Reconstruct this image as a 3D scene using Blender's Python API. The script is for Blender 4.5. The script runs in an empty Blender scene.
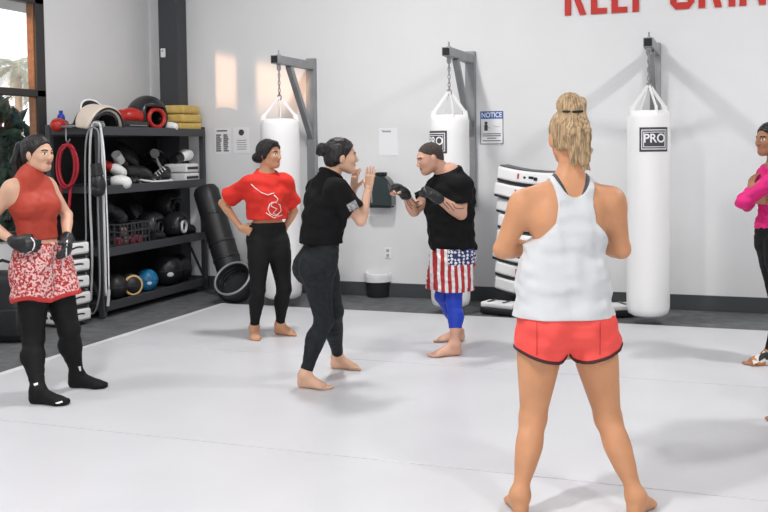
import bpy, bmesh, math, random
import numpy as np
from mathutils import Vector, Matrix
from mathutils.bvhtree import BVHTree

# ------------------------------------------------------------------ camera
F_PX, YAW, PITCH, ROLL = 965.0, math.radians(19.8), math.radians(3.0), -0.011
PPX, PPY = 384.0, 147.0 + F_PX * math.tan(PITCH)
CAM = np.array([0.0, 0.0, 1.6])
_f0 = np.array([-math.sin(YAW), math.cos(YAW), 0.0])
_r0 = np.array([math.cos(YAW), math.sin(YAW), 0.0])
UP = np.array([0.0, 0.0, 1.0])
_fw = _f0 * math.cos(PITCH) - UP * math.sin(PITCH)
_u0 = UP * math.cos(PITCH) + _f0 * math.sin(PITCH)
_R = _r0 * math.cos(ROLL) + _u0 * math.sin(ROLL)
_U = -_r0 * math.sin(ROLL) + _u0 * math.cos(ROLL)
scene = bpy.context.scene
C = scene.collection
camd = bpy.data.cameras.new('camera')
camd.sensor_fit = 'HORIZONTAL'
camd.sensor_width = 36.0
camd.lens = F_PX / 768.0 * 36.0
camd.shift_y = (PPY - 256.0) / 768.0
camd.shift_x = 0.0
camd.clip_end = 200
cam = bpy.data.objects.new('camera', camd)
C.objects.link(cam)
cam.matrix_world = Matrix(((_R[0], _U[0], -_fw[0], CAM[0]), (_R[1], _U[1], -_fw[1], CAM[1]),
                           (_R[2], _U[2], -_fw[2], CAM[2]), (0, 0, 0, 1)))
scene.camera = cam

# ------------------------------------------------------------------ world, sun, lights, exposure
W = bpy.data.worlds.new('world')
scene.world = W
W.use_nodes = True
bg = W.node_tree.nodes['Background']
bg.inputs[0].default_value = (0.93, 0.96, 1.0, 1)
bg.inputs[1].default_value = 1.6
sund = bpy.data.lights.new('sun', 'SUN')
sund.energy = 3.0
sund.color = (1.0, 0.56, 0.32)
sund.angle = math.radians(1.4)
sun = bpy.data.objects.new('sun', sund)
C.objects.link(sun)
sun.rotation_euler = Vector((0.424, 1.0, -0.10)).to_track_quat('-Z', 'Y').to_euler()
for i, (x, y, e) in enumerate([(-3.1, 7.0, 120), (2.2, 7.0, 140), (-2.7, 2.0, 180), (2.6, 1.6, 110), (-5.6, 4.2, 40)]):
    ld = bpy.data.lights.new('ceiling_light', 'AREA')
    ld.shape = 'RECTANGLE'
    ld.size, ld.size_y = 0.28, 0.5
    ld.energy = e
    ld.color = (1.0, 0.985, 0.97)
    lo = bpy.data.objects.new('ceiling_light', ld)
    C.objects.link(lo)
    lo.location = (x, y, 4.7)
fd = bpy.data.lights.new('rear_fill_light', 'AREA')  # added soft fill from behind the camera; the rear wall has no opening
fd.shape = 'RECTANGLE'; fd.size, fd.size_y = 4.5, 2.6; fd.energy = 170; fd.color = (0.97, 0.985, 1.0)
fo = bpy.data.objects.new('rear_fill_light', fd); C.objects.link(fo)
fo.location = (0.3, -2.4, 2.2); fo.rotation_euler = (math.radians(90), 0, 0)
vs = scene.view_settings
vs.view_transform = 'Standard'
vs.look = 'None'
vs.gamma = 1.0
vs.use_curve_mapping = False
vs.exposure = 0.0

# ------------------------------------------------------------------ helpers: pixels to points
def ray(x, y):
    return _fw + _R * (x - PPX) / F_PX - _U * (y - PPY) / F_PX
def FP(x, y, z=0.0):
    d = ray(x, y)
    return CAM + d * ((z - CAM[2]) / d[2])
def onY(x, y, Y):
    d = ray(x, y)
    return CAM + d * (Y / d[1])
def onX(x, y, X):
    d = ray(x, y)
    return CAM + d * (X / d[0])
def at(x, y, D):
    return CAM + ray(x, y) * D
def nrm(v):
    v = np.asarray(v, float)
    return v / np.linalg.norm(v)
def xd(a, b, c=0.0):
    """direction from image-right, away-from-camera and up components"""
    return nrm(_r0 * a + _f0 * b + UP * c)

# ------------------------------------------------------------------ materials
def mat(name, col, rough=0.6, metal=0.0, var=0.0, vscale=6.0, bump=0.0, bscale=40.0, spec=0.4, sss=0.0, coat=0.0, sheen=0.0):
    m = bpy.data.materials.new(name)
    m.use_nodes = True
    nt = m.node_tree
    b = nt.nodes['Principled BSDF']
    b.inputs['Base Color'].default_value = (*col, 1)
    b.inputs['Roughness'].default_value = rough
    b.inputs['Metallic'].default_value = metal
    b.inputs['Specular IOR Level'].default_value = spec
    if coat:
        b.inputs['Coat Weight'].default_value = coat
        b.inputs['Coat Roughness'].default_value = 0.15
    if sheen:
        b.inputs['Sheen Weight'].default_value = sheen
    if sss:
        b.inputs['Subsurface Weight'].default_value = sss
        b.inputs['Subsurface Radius'].default_value = (0.012, 0.005, 0.003)
        b.inputs['Subsurface Scale'].default_value = 1.0
    tc = nt.nodes.new('ShaderNodeTexCoord')
    if var:
        n = nt.nodes.new('ShaderNodeTexNoise')
        n.inputs['Scale'].default_value = vscale
        n.inputs['Detail'].default_value = 4
        nt.links.new(tc.outputs['Object'], n.inputs['Vector'])
        r = nt.nodes.new('ShaderNodeValToRGB')
        r.color_ramp.elements[0].position = 0.3
        r.color_ramp.elements[1].position = 0.7
        r.color_ramp.elements[0].color = (*[max(0, c * (1 - var)) for c in col], 1)
        r.color_ramp.elements[1].color = (*[min(1, c * (1 + var)) for c in col], 1)
        nt.links.new(n.outputs['Fac'], r.inputs['Fac'])
        nt.links.new(r.outputs['Color'], b.inputs['Base Color'])
    if bump:
        n2 = nt.nodes.new('ShaderNodeTexNoise')
        n2.inputs['Scale'].default_value = bscale
        n2.inputs['Detail'].default_value = 3
        nt.links.new(tc.outputs['Object'], n2.inputs['Vector'])
        bp = nt.nodes.new('ShaderNodeBump')
        bp.inputs['Strength'].default_value = bump
        bp.inputs['Distance'].default_value = 0.01
        nt.links.new(n2.outputs['Fac'], bp.inputs['Height'])
        nt.links.new(bp.outputs['Normal'], b.inputs['Normal'])
    return m

M = {}
M['wall'] = mat('wall_paint', (0.76, 0.765, 0.775), 0.75, var=0.02, vscale=1.5, bump=0.03, bscale=120)
M['ceiling'] = mat('ceiling_paint', (0.22, 0.22, 0.23), 0.9)
M['wall_far'] = mat('grey_wall_paint', (0.42, 0.42, 0.43), 0.8)
M['rubber'] = mat('rubber_floor', (0.12, 0.125, 0.13), 0.7, var=0.25, vscale=9, bump=0.1, bscale=150)
M['matw'] = mat('vinyl_mat', (0.60, 0.605, 0.63), 0.34, var=0.025, vscale=2.2, bump=0.02, bscale=60, spec=0.35)
M['tape'] = mat('white_tape', (0.68, 0.68, 0.69), 0.5)
M['base'] = mat('baseboard_rubber', (0.055, 0.06, 0.066), 0.6)
M['steel_dark'] = mat('dark_steel', (0.06, 0.063, 0.07), 0.5, metal=0.2)
M['frame_brown'] = mat('window_frame_metal', (0.045, 0.042, 0.042), 0.5, metal=0.2)
M['jamb'] = mat('jamb_wood', (.30, .14, .07), .6, var=.2, vscale=20)
M['steel'] = mat('grey_steel', (0.30, 0.31, 0.32), 0.45, metal=0.35, var=0.08)
M['chrome'] = mat('chain_metal', (0.35, 0.35, 0.36), 0.3, metal=0.9)
M['black'] = mat('black_vinyl', (0.018, 0.019, 0.021), 0.42, bump=0.05, bscale=60)
M['blackm'] = mat('black_matte', (0.014, 0.015, 0.017), 0.75)
M['blackg'] = mat('black_leather', (0.02, 0.021, 0.023), 0.3, bump=0.08, bscale=45)
M['white'] = mat('white_vinyl', (0.86, 0.86, 0.86), 0.4, bump=0.06, bscale=14)
M['whitep'] = mat('white_plain', (0.82, 0.82, 0.82), 0.45)
M['cream'] = mat('cream_leather', (0.72, 0.62, 0.53), 0.4)
M['paper'] = mat('paper', (0.84, 0.84, 0.86), 0.7)
M['ink'] = mat('print_ink', (0.06, 0.06, 0.07), 0.7)
M['inkg'] = mat('grey_print', (0.35, 0.35, 0.37), 0.7)
M['blue_sign'] = mat('sign_blue', (0.03, 0.13, 0.42), 0.5)
M['red_letter'] = mat('red_letter_paint', (0.55, 0.028, 0.018), 0.5)
M['redg'] = mat('red_leather', (0.45, 0.025, 0.018), 0.33, bump=0.08, bscale=40)
M['redrope'] = mat('red_rope', (0.42, 0.015, 0.03), 0.45)
M['whiterope'] = mat('white_rope', (0.62, 0.63, 0.64), 0.4)
M['yellow'] = mat('yellow_cloth', (0.62, 0.44, 0.13), 0.8, var=0.12, vscale=14, bump=0.3, bscale=30)
M['blueball'] = mat('blue_rubber', (0.02, 0.20, 0.42), 0.35, var=0.5, vscale=9)
M['gold'] = mat('gold_rubber', (0.72, 0.48, 0.20), 0.45)
M['blue'] = mat('blue_plastic', (0.02, 0.06, 0.42), 0.4)
M['green_tint'] = mat('dark_green_plastic', (0.015, 0.028, 0.03), 0.15, coat=0.5)
M['bin_liner'] = mat('bin_liner', (0.75, 0.75, 0.77), 0.35, bump=0.4, bscale=25)
M['redmark'] = mat('red_mark', (0.45, 0.03, 0.03), 0.5)
M['padtop'] = mat('pad_top_vinyl', (.10, .10, .105), .5)
M['leaf'] = mat('hedge_leaf', (0.035, 0.075, 0.05), 0.7, var=0.5, vscale=12)
M['palmleaf'] = mat('palm_leaf', (0.42, 0.44, 0.36), 0.7, var=0.2)
M['trunk'] = mat('palm_trunk', (0.40, 0.33, 0.26), 0.85, var=0.2)
M['ground'] = mat('outside_ground', (0.45, 0.43, 0.40), 0.9)
M['orange'] = mat('orange_plastic', (0.75, 0.16, 0.04), 0.5)
g = bpy.data.materials.new('window_glass'); g.use_nodes = True
_nt = g.node_tree; _nt.nodes.remove(_nt.nodes['Principled BSDF'])
_tr = _nt.nodes.new('ShaderNodeBsdfTransparent'); _gl = _nt.nodes.new('ShaderNodeBsdfGlossy'); _mx = _nt.nodes.new('ShaderNodeMixShader')
_gl.inputs['Roughness'].default_value = 0.02; _mx.inputs[0].default_value = 0.06
_nt.links.new(_tr.outputs[0], _mx.inputs[1]); _nt.links.new(_gl.outputs[0], _mx.inputs[2])
_nt.links.new(_mx.outputs[0], _nt.nodes['Material Output'].inputs[0]); M['glass'] = g

def skin(name, col):
    return mat(name, col, 0.48, var=0.07, vscale=9, sss=0.08, spec=0.35)

# ------------------------------------------------------------------ hard-surface mesh builder
class MB:
    def __init__(s):
        s.v = []; s.f = []; s.m = []; s.mi = 0
    def add(s, vs_, fs_):
        o = len(s.v)
        s.v += [tuple(map(float, p)) for p in vs_]
        s.f += [tuple(i + o for i in f) for f in fs_]
        s.m += [s.mi] * len(fs_)
        return s
    def bm(s, bm_, mtx=None):
        if mtx is not None:
            bmesh.ops.transform(bm_, matrix=mtx, verts=bm_.verts)
        bm_.verts.index_update()
        s.add([v.co for v in bm_.verts], [[v.index for v in f.verts] for f in bm_.faces])
        bm_.free()
        return s
    def box(s, c, size, rot=None, bevel=0.0, seg=2, taper=None):
        b = bmesh.new()
        bmesh.ops.create_cube(b, size=1.0)
        bmesh.ops.scale(b, vec=Vector(size), verts=b.verts)
        if taper:
            for v in b.verts:
                if v.co.z > 0:
                    v.co.x *= taper[0]; v.co.y *= taper[1]
        if bevel:
            bmesh.ops.bevel(b, geom=list(b.edges), offset=bevel, segments=seg, affect='EDGES', profile=0.6)
        return s.bm(b, Matrix.Translation(Vector(c)) @ (rot.to_4x4() if rot is not None else Matrix()))
    def bar(s, a, b_, w, h, up=(0, 0, 1), bevel=0.0):
        a = Vector(a); b_ = Vector(b_)
        z = (b_ - a).normalized(); x = Vector(up).cross(z)
        if x.length < 1e-4:
            x = Vector((1, 0, 0)).cross(z)
        x.normalize(); y = z.cross(x)
        return s.box((a + b_) / 2, (w, h, (b_ - a).length), Matrix((x, y, z)).transposed(), bevel)
    def tube(s, pts, r, n=8, closed=False, cap=True):
        pts = [Vector(p) for p in pts]; k = len(pts)
        rs = r if hasattr(r, '__len__') else [r] * k
        prev = None; vs_ = []; fs_ = []
        for i, p in enumerate(pts):
            a = pts[(i - 1) % k] if (closed or i > 0) else p
            b = pts[(i + 1) % k] if (closed or i < k - 1) else p
            t = (b - a)
            t = t.normalized() if t.length > 1e-9 else Vector((0, 0, 1))
            if prev is None:
                prev = t.orthogonal().normalized()
            prev = prev - t * prev.dot(t)
            prev = prev.normalized() if prev.length > 1e-6 else t.orthogonal().normalized()
            q = t.cross(prev)
            for j in range(n):
                an = 2 * math.pi * j / n
                vs_.append(p + (prev * math.cos(an) + q * math.sin(an)) * rs[i])
        for i in range(k if closed else k - 1):
            for j in range(n):
                i2 = (i + 1) % k
                fs_.append((i * n + j, i * n + (j + 1) % n, i2 * n + (j + 1) % n, i2 * n + j))
        if cap and not closed:
            fs_.append(tuple(reversed(range(n)))); fs_.append(tuple((k - 1) * n + j for j in range(n)))
        return s.add(vs_, fs_)
    def lathe(s, prof, n=32, mtx=None, arc=2 * math.pi):
        mtx = mtx or Matrix()
        vs_ = []; fs_ = []
        for (r, z) in prof:
            for j in range(n):
                a = arc * j / n
                vs_.append(mtx @ Vector((r * math.cos(a), r * math.sin(a), z)))
        for i in range(len(prof) - 1):
            for j in range(n):
                fs_.append((i * n + j, i * n + (j + 1) % n, (i + 1) * n + (j + 1) % n, (i + 1) * n + j))
        if prof[0][0] > 1e-5: fs_.append(tuple(reversed(range(n))))
        if prof[-1][0] > 1e-5: fs_.append(tuple((len(prof) - 1) * n + j for j in range(n)))
        return s.add(vs_, fs_)
    def ell(s, c, r, rot=None, u=20, v=12):
        b = bmesh.new()
        bmesh.ops.create_uvsphere(b, u_segments=u, v_segments=v, radius=1.0)
        bmesh.ops.scale(b, vec=Vector(r), verts=b.verts)
        return s.bm(b, Matrix.Translation(Vector(c)) @ (rot.to_4x4() if rot is not None else Matrix()))
    def prism(s, poly, h, mtx=None):
        """polygon in local xy extruded along z"""
        mtx = mtx or Matrix(); n = len(poly)
        vs_ = [mtx @ Vector((x, y, 0)) for x, y in poly] + [mtx @ Vector((x, y, h)) for x, y in poly]
        fs_ = [tuple(reversed(range(n))), tuple(range(n, 2 * n))] + [(i, (i + 1) % n, n + (i + 1) % n, n + i) for i in range(n)]
        return s.add(vs_, fs_)
    def build(s, name, mats, parent=None, smooth=False, auto=None):
        me = bpy.data.meshes.new(name)
        me.from_pydata(s.v, [], s.f)
        mats = mats if isinstance(mats, (list, tuple)) else [mats]
        for m in mats: me.materials.append(m)
        if len(mats) > 1:
            me.polygons.foreach_set('material_index', s.m)
        b = bmesh.new(); b.from_mesh(me)
        bmesh.ops.recalc_face_normals(b, faces=b.faces)
        b.to_mesh(me); b.free()
        if smooth:
            me.polygons.foreach_set('use_smooth', [True] * len(me.polygons))
        me.update()
        if smooth and auto is not None:
            me.set_sharp_from_angle(angle=math.radians(auto))
        o = bpy.data.objects.new(name, me)
        C.objects.link(o)
        if parent is not None:
            o.parent = parent
        return o

def tag(o, label=None, cat=None, group=None, kind=None):
    if label: o['label'] = label
    if cat: o['category'] = cat
    if group: o['group'] = group
    if kind: o['kind'] = kind
    return o
def thing(name, label, cat, loc=(0, 0, 0), rz=0.0, group=None):
    o = bpy.data.objects.new(name, None)
    o.empty_display_size = 0.1
    C.objects.link(o)
    o.location = loc; o.rotation_euler = (0, 0, rz)
    return tag(o, label, cat, group)
def struct(name, mb, m, parent=None, **k):
    return tag(mb.build(name, m, parent, **k), kind='structure')
def dup(root, loc, rot, label, group=None):
    r = root.copy(); C.objects.link(r); r.location = loc; r.rotation_euler = rot
    r['label'] = label
    if group: r['group'] = group
    for ch in list(root.children):
        c = ch.copy(); C.objects.link(c); c.parent = r
        for g_ in ch.children:
            d = g_.copy(); C.objects.link(d); d.parent = c
    return r
def text_mesh(s_, size):
    """letters as flat verts/faces, centred"""
    cu = bpy.data.curves.new('t', 'FONT'); cu.body = s_; cu.size = size; cu.align_x = 'CENTER'; cu.align_y = 'CENTER'
    cu.offset = size * 0.02
    o = bpy.data.objects.new('t', cu); C.objects.link(o)
    dg = bpy.context.evaluated_depsgraph_get()
    me = bpy.data.meshes.new_from_object(o.evaluated_get(dg))
    vs_ = [tuple(v.co) for v in me.vertices]; fs_ = [tuple(p.vertices) for p in me.polygons]
    bpy.data.objects.remove(o); bpy.data.curves.remove(cu); bpy.data.meshes.remove(me)
    return vs_, fs_

# ------------------------------------------------------------------ the room
FL = -0.025                       # rubber floor level, the mats' tops are at 0
YW, XL, XR = 9.83, -6.45, 6.0
struct('floor', MB().box((0, 3.5, FL - 0.05), (13.5, 14, 0.1)), M['rubber'])
struct('ceiling', MB().box((-0.2, 4.0, 5.25), (13, 13.0, 0.1)), M['ceiling'])
struct('wall_back', MB().box(((XL + XR) / 2, YW + 0.1, 2.6), (XR - XL + 0.4, 0.2, 5.3)), M['wall'])
struct('wall_rear', MB().box((-0.2, -2.6, 2.6), (13, 0.2, 5.3)), M['wall_far'])
struct('wall_right', MB().box((XR + 0.1, 3.7, 2.6), (0.2, 12.2, 5.3)), M['wall_far'])
# left wall with two window openings
win = [(6.93, 7.95), (4.70, 6.72)]
Z0, Z1 = 0.75, 3.12
wl = MB()
def wl_box(y0, y1, z0, z1): wl.box((XL - 0.04, (y0 + y1) / 2, (z0 + z1) / 2), (0.08, y1 - y0, z1 - z0))
wl_box(-2.4, 4.70, -0.05, 5.25); wl_box(6.72, 6.93, -0.05, 5.25); wl_box(7.95, YW + 0.2, -0.05, 5.25)
for a, b in win:
    wl_box(a, b, -0.05, Z0); wl_box(a, b, Z1, 5.25)
struct('wall_left', wl, M['wall'])
for i, (a, b) in enumerate(win):
    w = MB()
    fw_ = 0.13
    for (y0, y1, z0, z1) in ((a, a + fw_ * .6, Z0, Z1), (b - fw_, b, Z0, Z1), (a, b, Z1 - 0.08, Z1), (a, b, Z0, Z0 + 0.08), (a, b, 2.13, 2.2)):
        w.box((XL - 0.02, (y0 + y1) / 2, (z0 + z1) / 2), (0.09, y1 - y0, z1 - z0), bevel=0.006)
    wo = struct('window_%d' % (i + 1), w, M['frame_brown'])
    struct('jamb_lining', MB().box((XL - .035, b - fw_ - .006, (Z0 + Z1) / 2), (.075, .012, Z1 - Z0 - .16)), M['jamb'], wo)
    for (z0, z1) in ((Z0 + .07, 2.14), (2.19, Z1 - .07)):
        MB().box((XL - 0.03, (a + b) / 2, (z0 + z1) / 2), (0.006, b - a - 0.14, z1 - z0)).build('glass_pane', M['glass'], wo)
struct('baseboard_back', MB().box(((XL + XR) / 2, YW - 0.012, FL + 0.075), (XR - XL, 0.024, 0.15), bevel=0.004), M['base'])
struct('baseboard_left', MB().box((XL + 0.012, 3.7, FL + 0.075), (0.024, 12.2, 0.15), bevel=0.004), M['base'])
struct('trim_1', MB().box((-6.065, YW - 0.11, 2.6), (0.25, 0.2, 5.25), bevel=0.01), M['steel_dark'])
# mats
matlab = ['farthest white floor mat strip, ending at the dark walkway under the bags',
          'white floor mat strip in the middle, under the feet of the two sparring people',
          'white floor mat strip under the bare feet of the woman in coral shorts',
          'white floor mat strip nearest the camera along the bottom edge of the photo']
for (y0, y1), lb in zip([(6.724, 8.78), (4.57, 6.716), (2.40, 4.562), (0.2, 2.392)], matlab):
    mo = MB().box((-0.2, (y0 + y1) / 2, FL / 2), (9.4, y1 - y0, -FL), bevel=0.004).build('floor_mat', M['matw'], smooth=False)
    tag(mo, lb, 'floor mat', 'white floor mat strips')
tp = MB().box((-4.94, 4.7, FL + 0.0125), (0.07, 8.2, 0.024), bevel=0.003).build('edge_strip', M['tape'])
tag(tp, 'white edging strip along the left border of the white mats', 'edging')
# red letters on the back wall
def letter(ch, x, w, z, h, t):
    P = {
     'K': [[(0,0),(t,0),(t,h),(0,h)], [(t,h*.42),(w-t*1.05,0),(w,0),(t*1.4,h*.60)], [(t,h*.42),(t*1.6,h*.5),(w,h),(w-t*1.05,h)]],
     'E': [[(0,0),(t,0),(t,h),(0,h)], [(t,0),(w,0),(w,t*.9),(t,t*.9)], [(t,h-t*.9),(w,h-t*.9),(w,h),(t,h)], [(t,h*.46),(w*.92,h*.46),(w*.92,h*.46+t*.9),(t,h*.46+t*.9)]],
     'P': [[(0,0),(t,0),(t,h),(0,h)], [(t,h-t*.9),(w*.8,h-t*.9),(w,h-t),(w*.8,h),(t,h)], [(w-t,h*.5),(w,h*.5),(w,h-t),(w-t,h-t*.9)], [(t,h*.42),(w*.8,h*.42),(w,h*.5),(w-t,h*.55),(t,h*.55)]],
     'G': [[(0,t),(t,t),(t,h-t),(0,h-t)], [(0,t),(w*.22,0),(w*.78,0),(w,t),(w-t,t*1.05),(t,t*1.05)], [(0,h-t),(t,h-t*1.05),(w-t,h-t*1.05),(w,h-t),(w*.78,h),(w*.22,h)], [(w-t,t),(w,t),(w,h*.5),(w-t,h*.5)], [(w*.5,h*.38),(w-t,h*.38),(w-t,h*.5),(w*.5,h*.5)], [(w-t,h*.7),(w,h*.7),(w,h-t),(w-t,h-t)]],
     'I': [[(0,0),(t,0),(t,h),(0,h)]],
     'N': [[(0,0),(t,0),(t,h),(0,h)], [(w-t,0),(w,0),(w,h),(w-t,h)], [(t*.9,h),(t*.9,h*.72),(w-t*.9,0),(w-t*.9,h*.28)]],
     'D': [[(0,0),(t,0),(t,h),(0,h)], [(t,0),(w*.75,0),(w,t),(w-t,t*1.05),(t,t*1.05)], [(t,h-t*1.05),(w-t,h-t*1.05),(w,h-t),(w*.75,h),(t,h)], [(w-t,t),(w,t),(w,h-t),(w-t,h-t)]],
    }
    P['R'] = P['P'] + [[(w*.42,h*.45),(w*.72,h*.45),(w,0),(w-t*1.05,0)]]
    mb = MB()
    mx = Matrix(((1,0,0,x),(0,0,-1,YW-0.002),(0,1,0,z),(0,0,0,1)))
    for k, p in enumerate(P[ch]):
        mb.prism(p, 0.014 + 0.0004 * k, mx)
    return mb
sign = thing('wall_lettering', 'big red block letters on the white wall at the top right of the photo', 'wall lettering', (0, 0, 0))
for ch, xa, xb in (('K',565,586.6),('E',591,607),('E',611.5,627.5),('P',632.5,651),('G',670,694.5),('R',698.5,722),('I',728.5,735.5),('N',739.5,766)):
    a = onY(xa, 10, YW)[0]; b = onY(xb, 10, YW)[0]
    letter(ch, a, b - a, 2.897, 0.55, 0.062).build('letter', M['red_letter'], sign)
# ------------------------------------------------------------------ heavy bags on wall brackets
def bag_prof(R, zb, zt):
    p = [(0.0, zb), (R * .75, zb), (R * .93, zb + 0.02), (R, zb + 0.07)]
    for k in range(1, 12):
        p.append((R * (1 + 0.006 * math.sin(k * 2.1)), zb + 0.07 + (zt - zb - 0.13) * k / 12))
    return p + [(R, zt - 0.06), (R * .93, zt - 0.015), (R * .8, zt), (0, zt)]
def curved(vs_, R, ang, z0, mtx):
    out = []
    for x, y, *_ in vs_:
        a = ang + x / R
        out.append(mtx @ Vector((R * math.sin(a), -R * math.cos(a), z0 + y)))
    return out
def curved_rect(mb, w, h, R, ang, z0, hole=None, n=10):
    """flat rectangle (or frame when hole is given) wrapped on a cylinder"""
    def quad(x0, x1, y0, y1):
        vs_ = []; fs_ = []
        for i in range(n + 1):
            x = x0 + (x1 - x0) * i / n
            vs_ += [(x, y0), (x, y1)]
        fs_ = [(2*i, 2*i+2, 2*i+3, 2*i+1) for i in range(n)]
        mb.add(curved(vs_, R, ang, z0, Matrix()), fs_)
    if hole is None:
        quad(-w/2, w/2, -h/2, h/2)
    else:
        t = hole
        quad(-w/2, w/2, h/2 - t, h/2); quad(-w/2, w/2, -h/2, -h/2 + t)
        quad(-w/2, -w/2 + t, -h/2 + t, h/2 - t); quad(w/2 - t, w/2, -h/2 + t, h/2 - t)
def heavy_bag(x, y, label, patch_ang, patch=True, ztop=1.90, R=0.19):
    t = thing('heavy_bag', label, 'punching bag', (x, y, 0.055), 0, 'white heavy bags hanging on wall brackets')
    z = 0.0; zt = ztop - 0.055
    MB().lathe(bag_prof(R, z, zt), 48).build('bag_body', M['white'], t, smooth=True, auto=50)
    hook = Vector((0, 0, 2.14 - 0.055))
    for a in (0.5, 2.07, 3.64, 5.21):
        e = Vector((math.cos(a), math.sin(a), 0))
        MB().bar(e * R * .88 + Vector((0, 0, zt - 0.06)), e * R * .8 + Vector((0, 0, zt + 0.04)), 0.045, 0.008, up=(-math.sin(a), math.cos(a), 0)).bar(
            e * R * .8 + Vector((0, 0, zt + 0.03)), hook + e * 0.012 - Vector((0, 0, 0.02)), 0.03, 0.007, up=(-math.sin(a), math.cos(a), 0)).build('strap', M['whitep'], t)
    ch = MB()
    for k in range(8):
        c = hook + Vector((0, 0, 0.012 + 0.038 * k)); ax = Vector((1, 0, 0)) if k % 2 else Vector((0, 1, 0))
        ch.tube([c + ax * 0.012 * math.cos(q) + Vector((0, 0, 0.026 * math.sin(q))) for q in np.linspace(0, 2 * math.pi, 12, endpoint=False)], 0.0045, 6, closed=True)
    ch.build('chain', M['chrome'], t, smooth=True)
    MB().tube([hook + Vector((0.022 * math.cos(q), 0, 0.028 * math.sin(q) - 0.02)) for q in np.linspace(0, 2 * math.pi, 14, endpoint=False)], 0.006, 6, closed=True).build('ring', M['chrome'], t, smooth=True)
    if patch:
        pz = 1.64 - 0.055
        pm = MB(); curved_rect(pm, 0.27, 0.215, R + 0.003, patch_ang, pz)
        po = pm.build('label_patch', M['ink'], t)
        fm = MB(); curved_rect(fm, 0.235, 0.175, R + 0.0045, patch_ang, pz, 0.008); curved_rect(fm, 0.20, 0.135, R + 0.0045, patch_ang, pz, 0.006)
        fm.build('border_lines', M['paper'], po)
        tv, tf = text_mesh('PRO', 0.098)
        tv = [(a_ * 1.05, b_ * 1.1 + 0.008, 0) for a_, b_, _ in tv]
        MB().add(curved(tv, R + 0.005, patch_ang, pz, Matrix()), tf).build('lettering', M['paper'], po)
    return t
def bracket(x, y, label, zt=2.5):
    """wall post, horizontal arm reaching into the room and a diagonal brace"""
    t = thing('bag_bracket', label, 'bracket', (x, YW, 0), 0, 'grey steel brackets on the back wall')
    L = YW - y
    MB().box((0, -0.04, 1.77), (0.10, 0.075, 1.62), bevel=0.004).build('wall_post', M['steel'], t)
    MB().bar((0, -0.07, zt), (0, -L - 0.1, zt), 0.085, 0.085, bevel=0.004).build('arm', M['steel'], t)
    MB().box((0, -L - 0.103, zt), (0.068, 0.008, 0.068)).build('end_cap', M['blackm'], t)
    MB().bar((0, -0.07, 1.72), (0, -L * .72, zt - 0.04), 0.06, 0.06, up=(1, 0, 0), bevel=0.003).build('brace', M['steel'], t)
    e = MB(); e.tube([(0, -L, zt - 0.16), (0, -L, zt + 0.1)], 0.008, 8); e.box((0, -L, zt + 0.05), (0.035, 0.035, 0.014)); e.box((0, -L, zt - 0.05), (0.035, 0.035, 0.014))
    e.tube([(0.02 * math.cos(q), -L, zt - 0.08 + 0.03 * math.sin(q)) for q in np.linspace(0, 2 * math.pi, 12, endpoint=False)], 0.006, 6, closed=True)
    e.build('eye_bolt', M['chrome'], t, smooth=True, auto=40)
    return t
BY = 8.98
bx = [-0.70, -2.555, -4.36]
bracket(bx[0], BY, 'grey steel wall bracket holding the right bag, under the red letters')
bracket(bx[1], BY, 'grey steel wall bracket beside the blue notice sign')
bracket(bx[2], BY, 'grey steel wall bracket lit by orange sun patch, left of the others')
heavy_bag(bx[0], BY, 'tall white heavy bag with whole black label, right of the coral shorts woman', 0.36)
heavy_bag(bx[1], BY, 'white heavy bag hanging behind the man in flag shorts', -0.55)
heavy_bag(bx[2], BY, 'white heavy bag hanging behind the woman in the red tee', 0, patch=False, R=0.20)

# ------------------------------------------------------------------ wall papers, sign, dispenser, bin, outlet
def wall_sheet(name, label, cat, p0, p1, group=None, depth=0.004):
    a = onY(*p0, YW); b = onY(*p1, YW)
    x0, x1, z1, z0 = a[0], b[0], a[2], b[2]
    t = thing(name, label, cat, (x0, YW - 0.001, z0), 0, group)
    w, h = x1 - x0, z1 - z0
    MB().box((w / 2, -depth / 2, h / 2), (w, depth, h)).build('sheet', M['paper'], t)
    return t, w, h, -depth - 0.001
def marks(t, rects, m, name, yy):
    mb = MB()
    for (x, z, w, h) in rects:
        mb.box((x + w / 2, yy, z + h / 2), (w, 0.0016, h))
    return mb.build(name, m, t)
random.seed(3)
t, w, h, yy = wall_sheet('paper_notice', 'white paper sheet with two dark printed columns, beside the black shelf', 'poster', (214.5, 128), (231, 154))
rc = []
for cx in (0.10, 0.56):
    for k in range(9):
        rc.append((w * cx, h * (0.10 + 0.075 * k), w * (0.34 - 0.1 * random.random()), h * 0.05))
rc.append((w * 0.15, h * 0.86, w * 0.65, h * 0.05))
marks(t, rc, M['ink'], 'printing', yy)
t, w, h, yy = wall_sheet('paper_notice', 'white paper sheet with a round dark emblem, nearer the left bag', 'poster', (233.5, 127.5), (250, 153))
em = MB(); em.lathe([(0.0, 0), (0.035, 0), (0.035, 0.002), (0, 0.002)], 20, Matrix.Translation((w * .5, yy, h * .80)) @ Matrix.Rotation(math.pi / 2, 4, 'X')); em.build('emblem', M['ink'], t)
marks(t, [(w * (.18 + .05 * random.random()), h * (.14 + .085 * k), w * .6, h * .03) for k in range(5)], M['inkg'], 'printing', yy)
t, w, h, yy = wall_sheet('paper_notice', 'white paper sheet between the sparring pair, above the dark wall dispenser', 'poster', (379, 128), (398, 155.5))
marks(t, [(w * .2, h * .84, w * .45, h * .06), (w * .15, h * .88, w * .08, h * .04)], M['inkg'], 'printing', yy)
t, w, h, yy = wall_sheet('notice_sign', 'white wall sign with a blue NOTICE header, right of the middle bag', 'sign', (480.5, 111.5), (503.5, 144), depth=0.008)
hd = MB().box((w / 2, yy, h * .88), (w, 0.003, h * .22)).build('header', M['blue_sign'], t)
tv, tf = text_mesh('NOTICE', 0.068)
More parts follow.
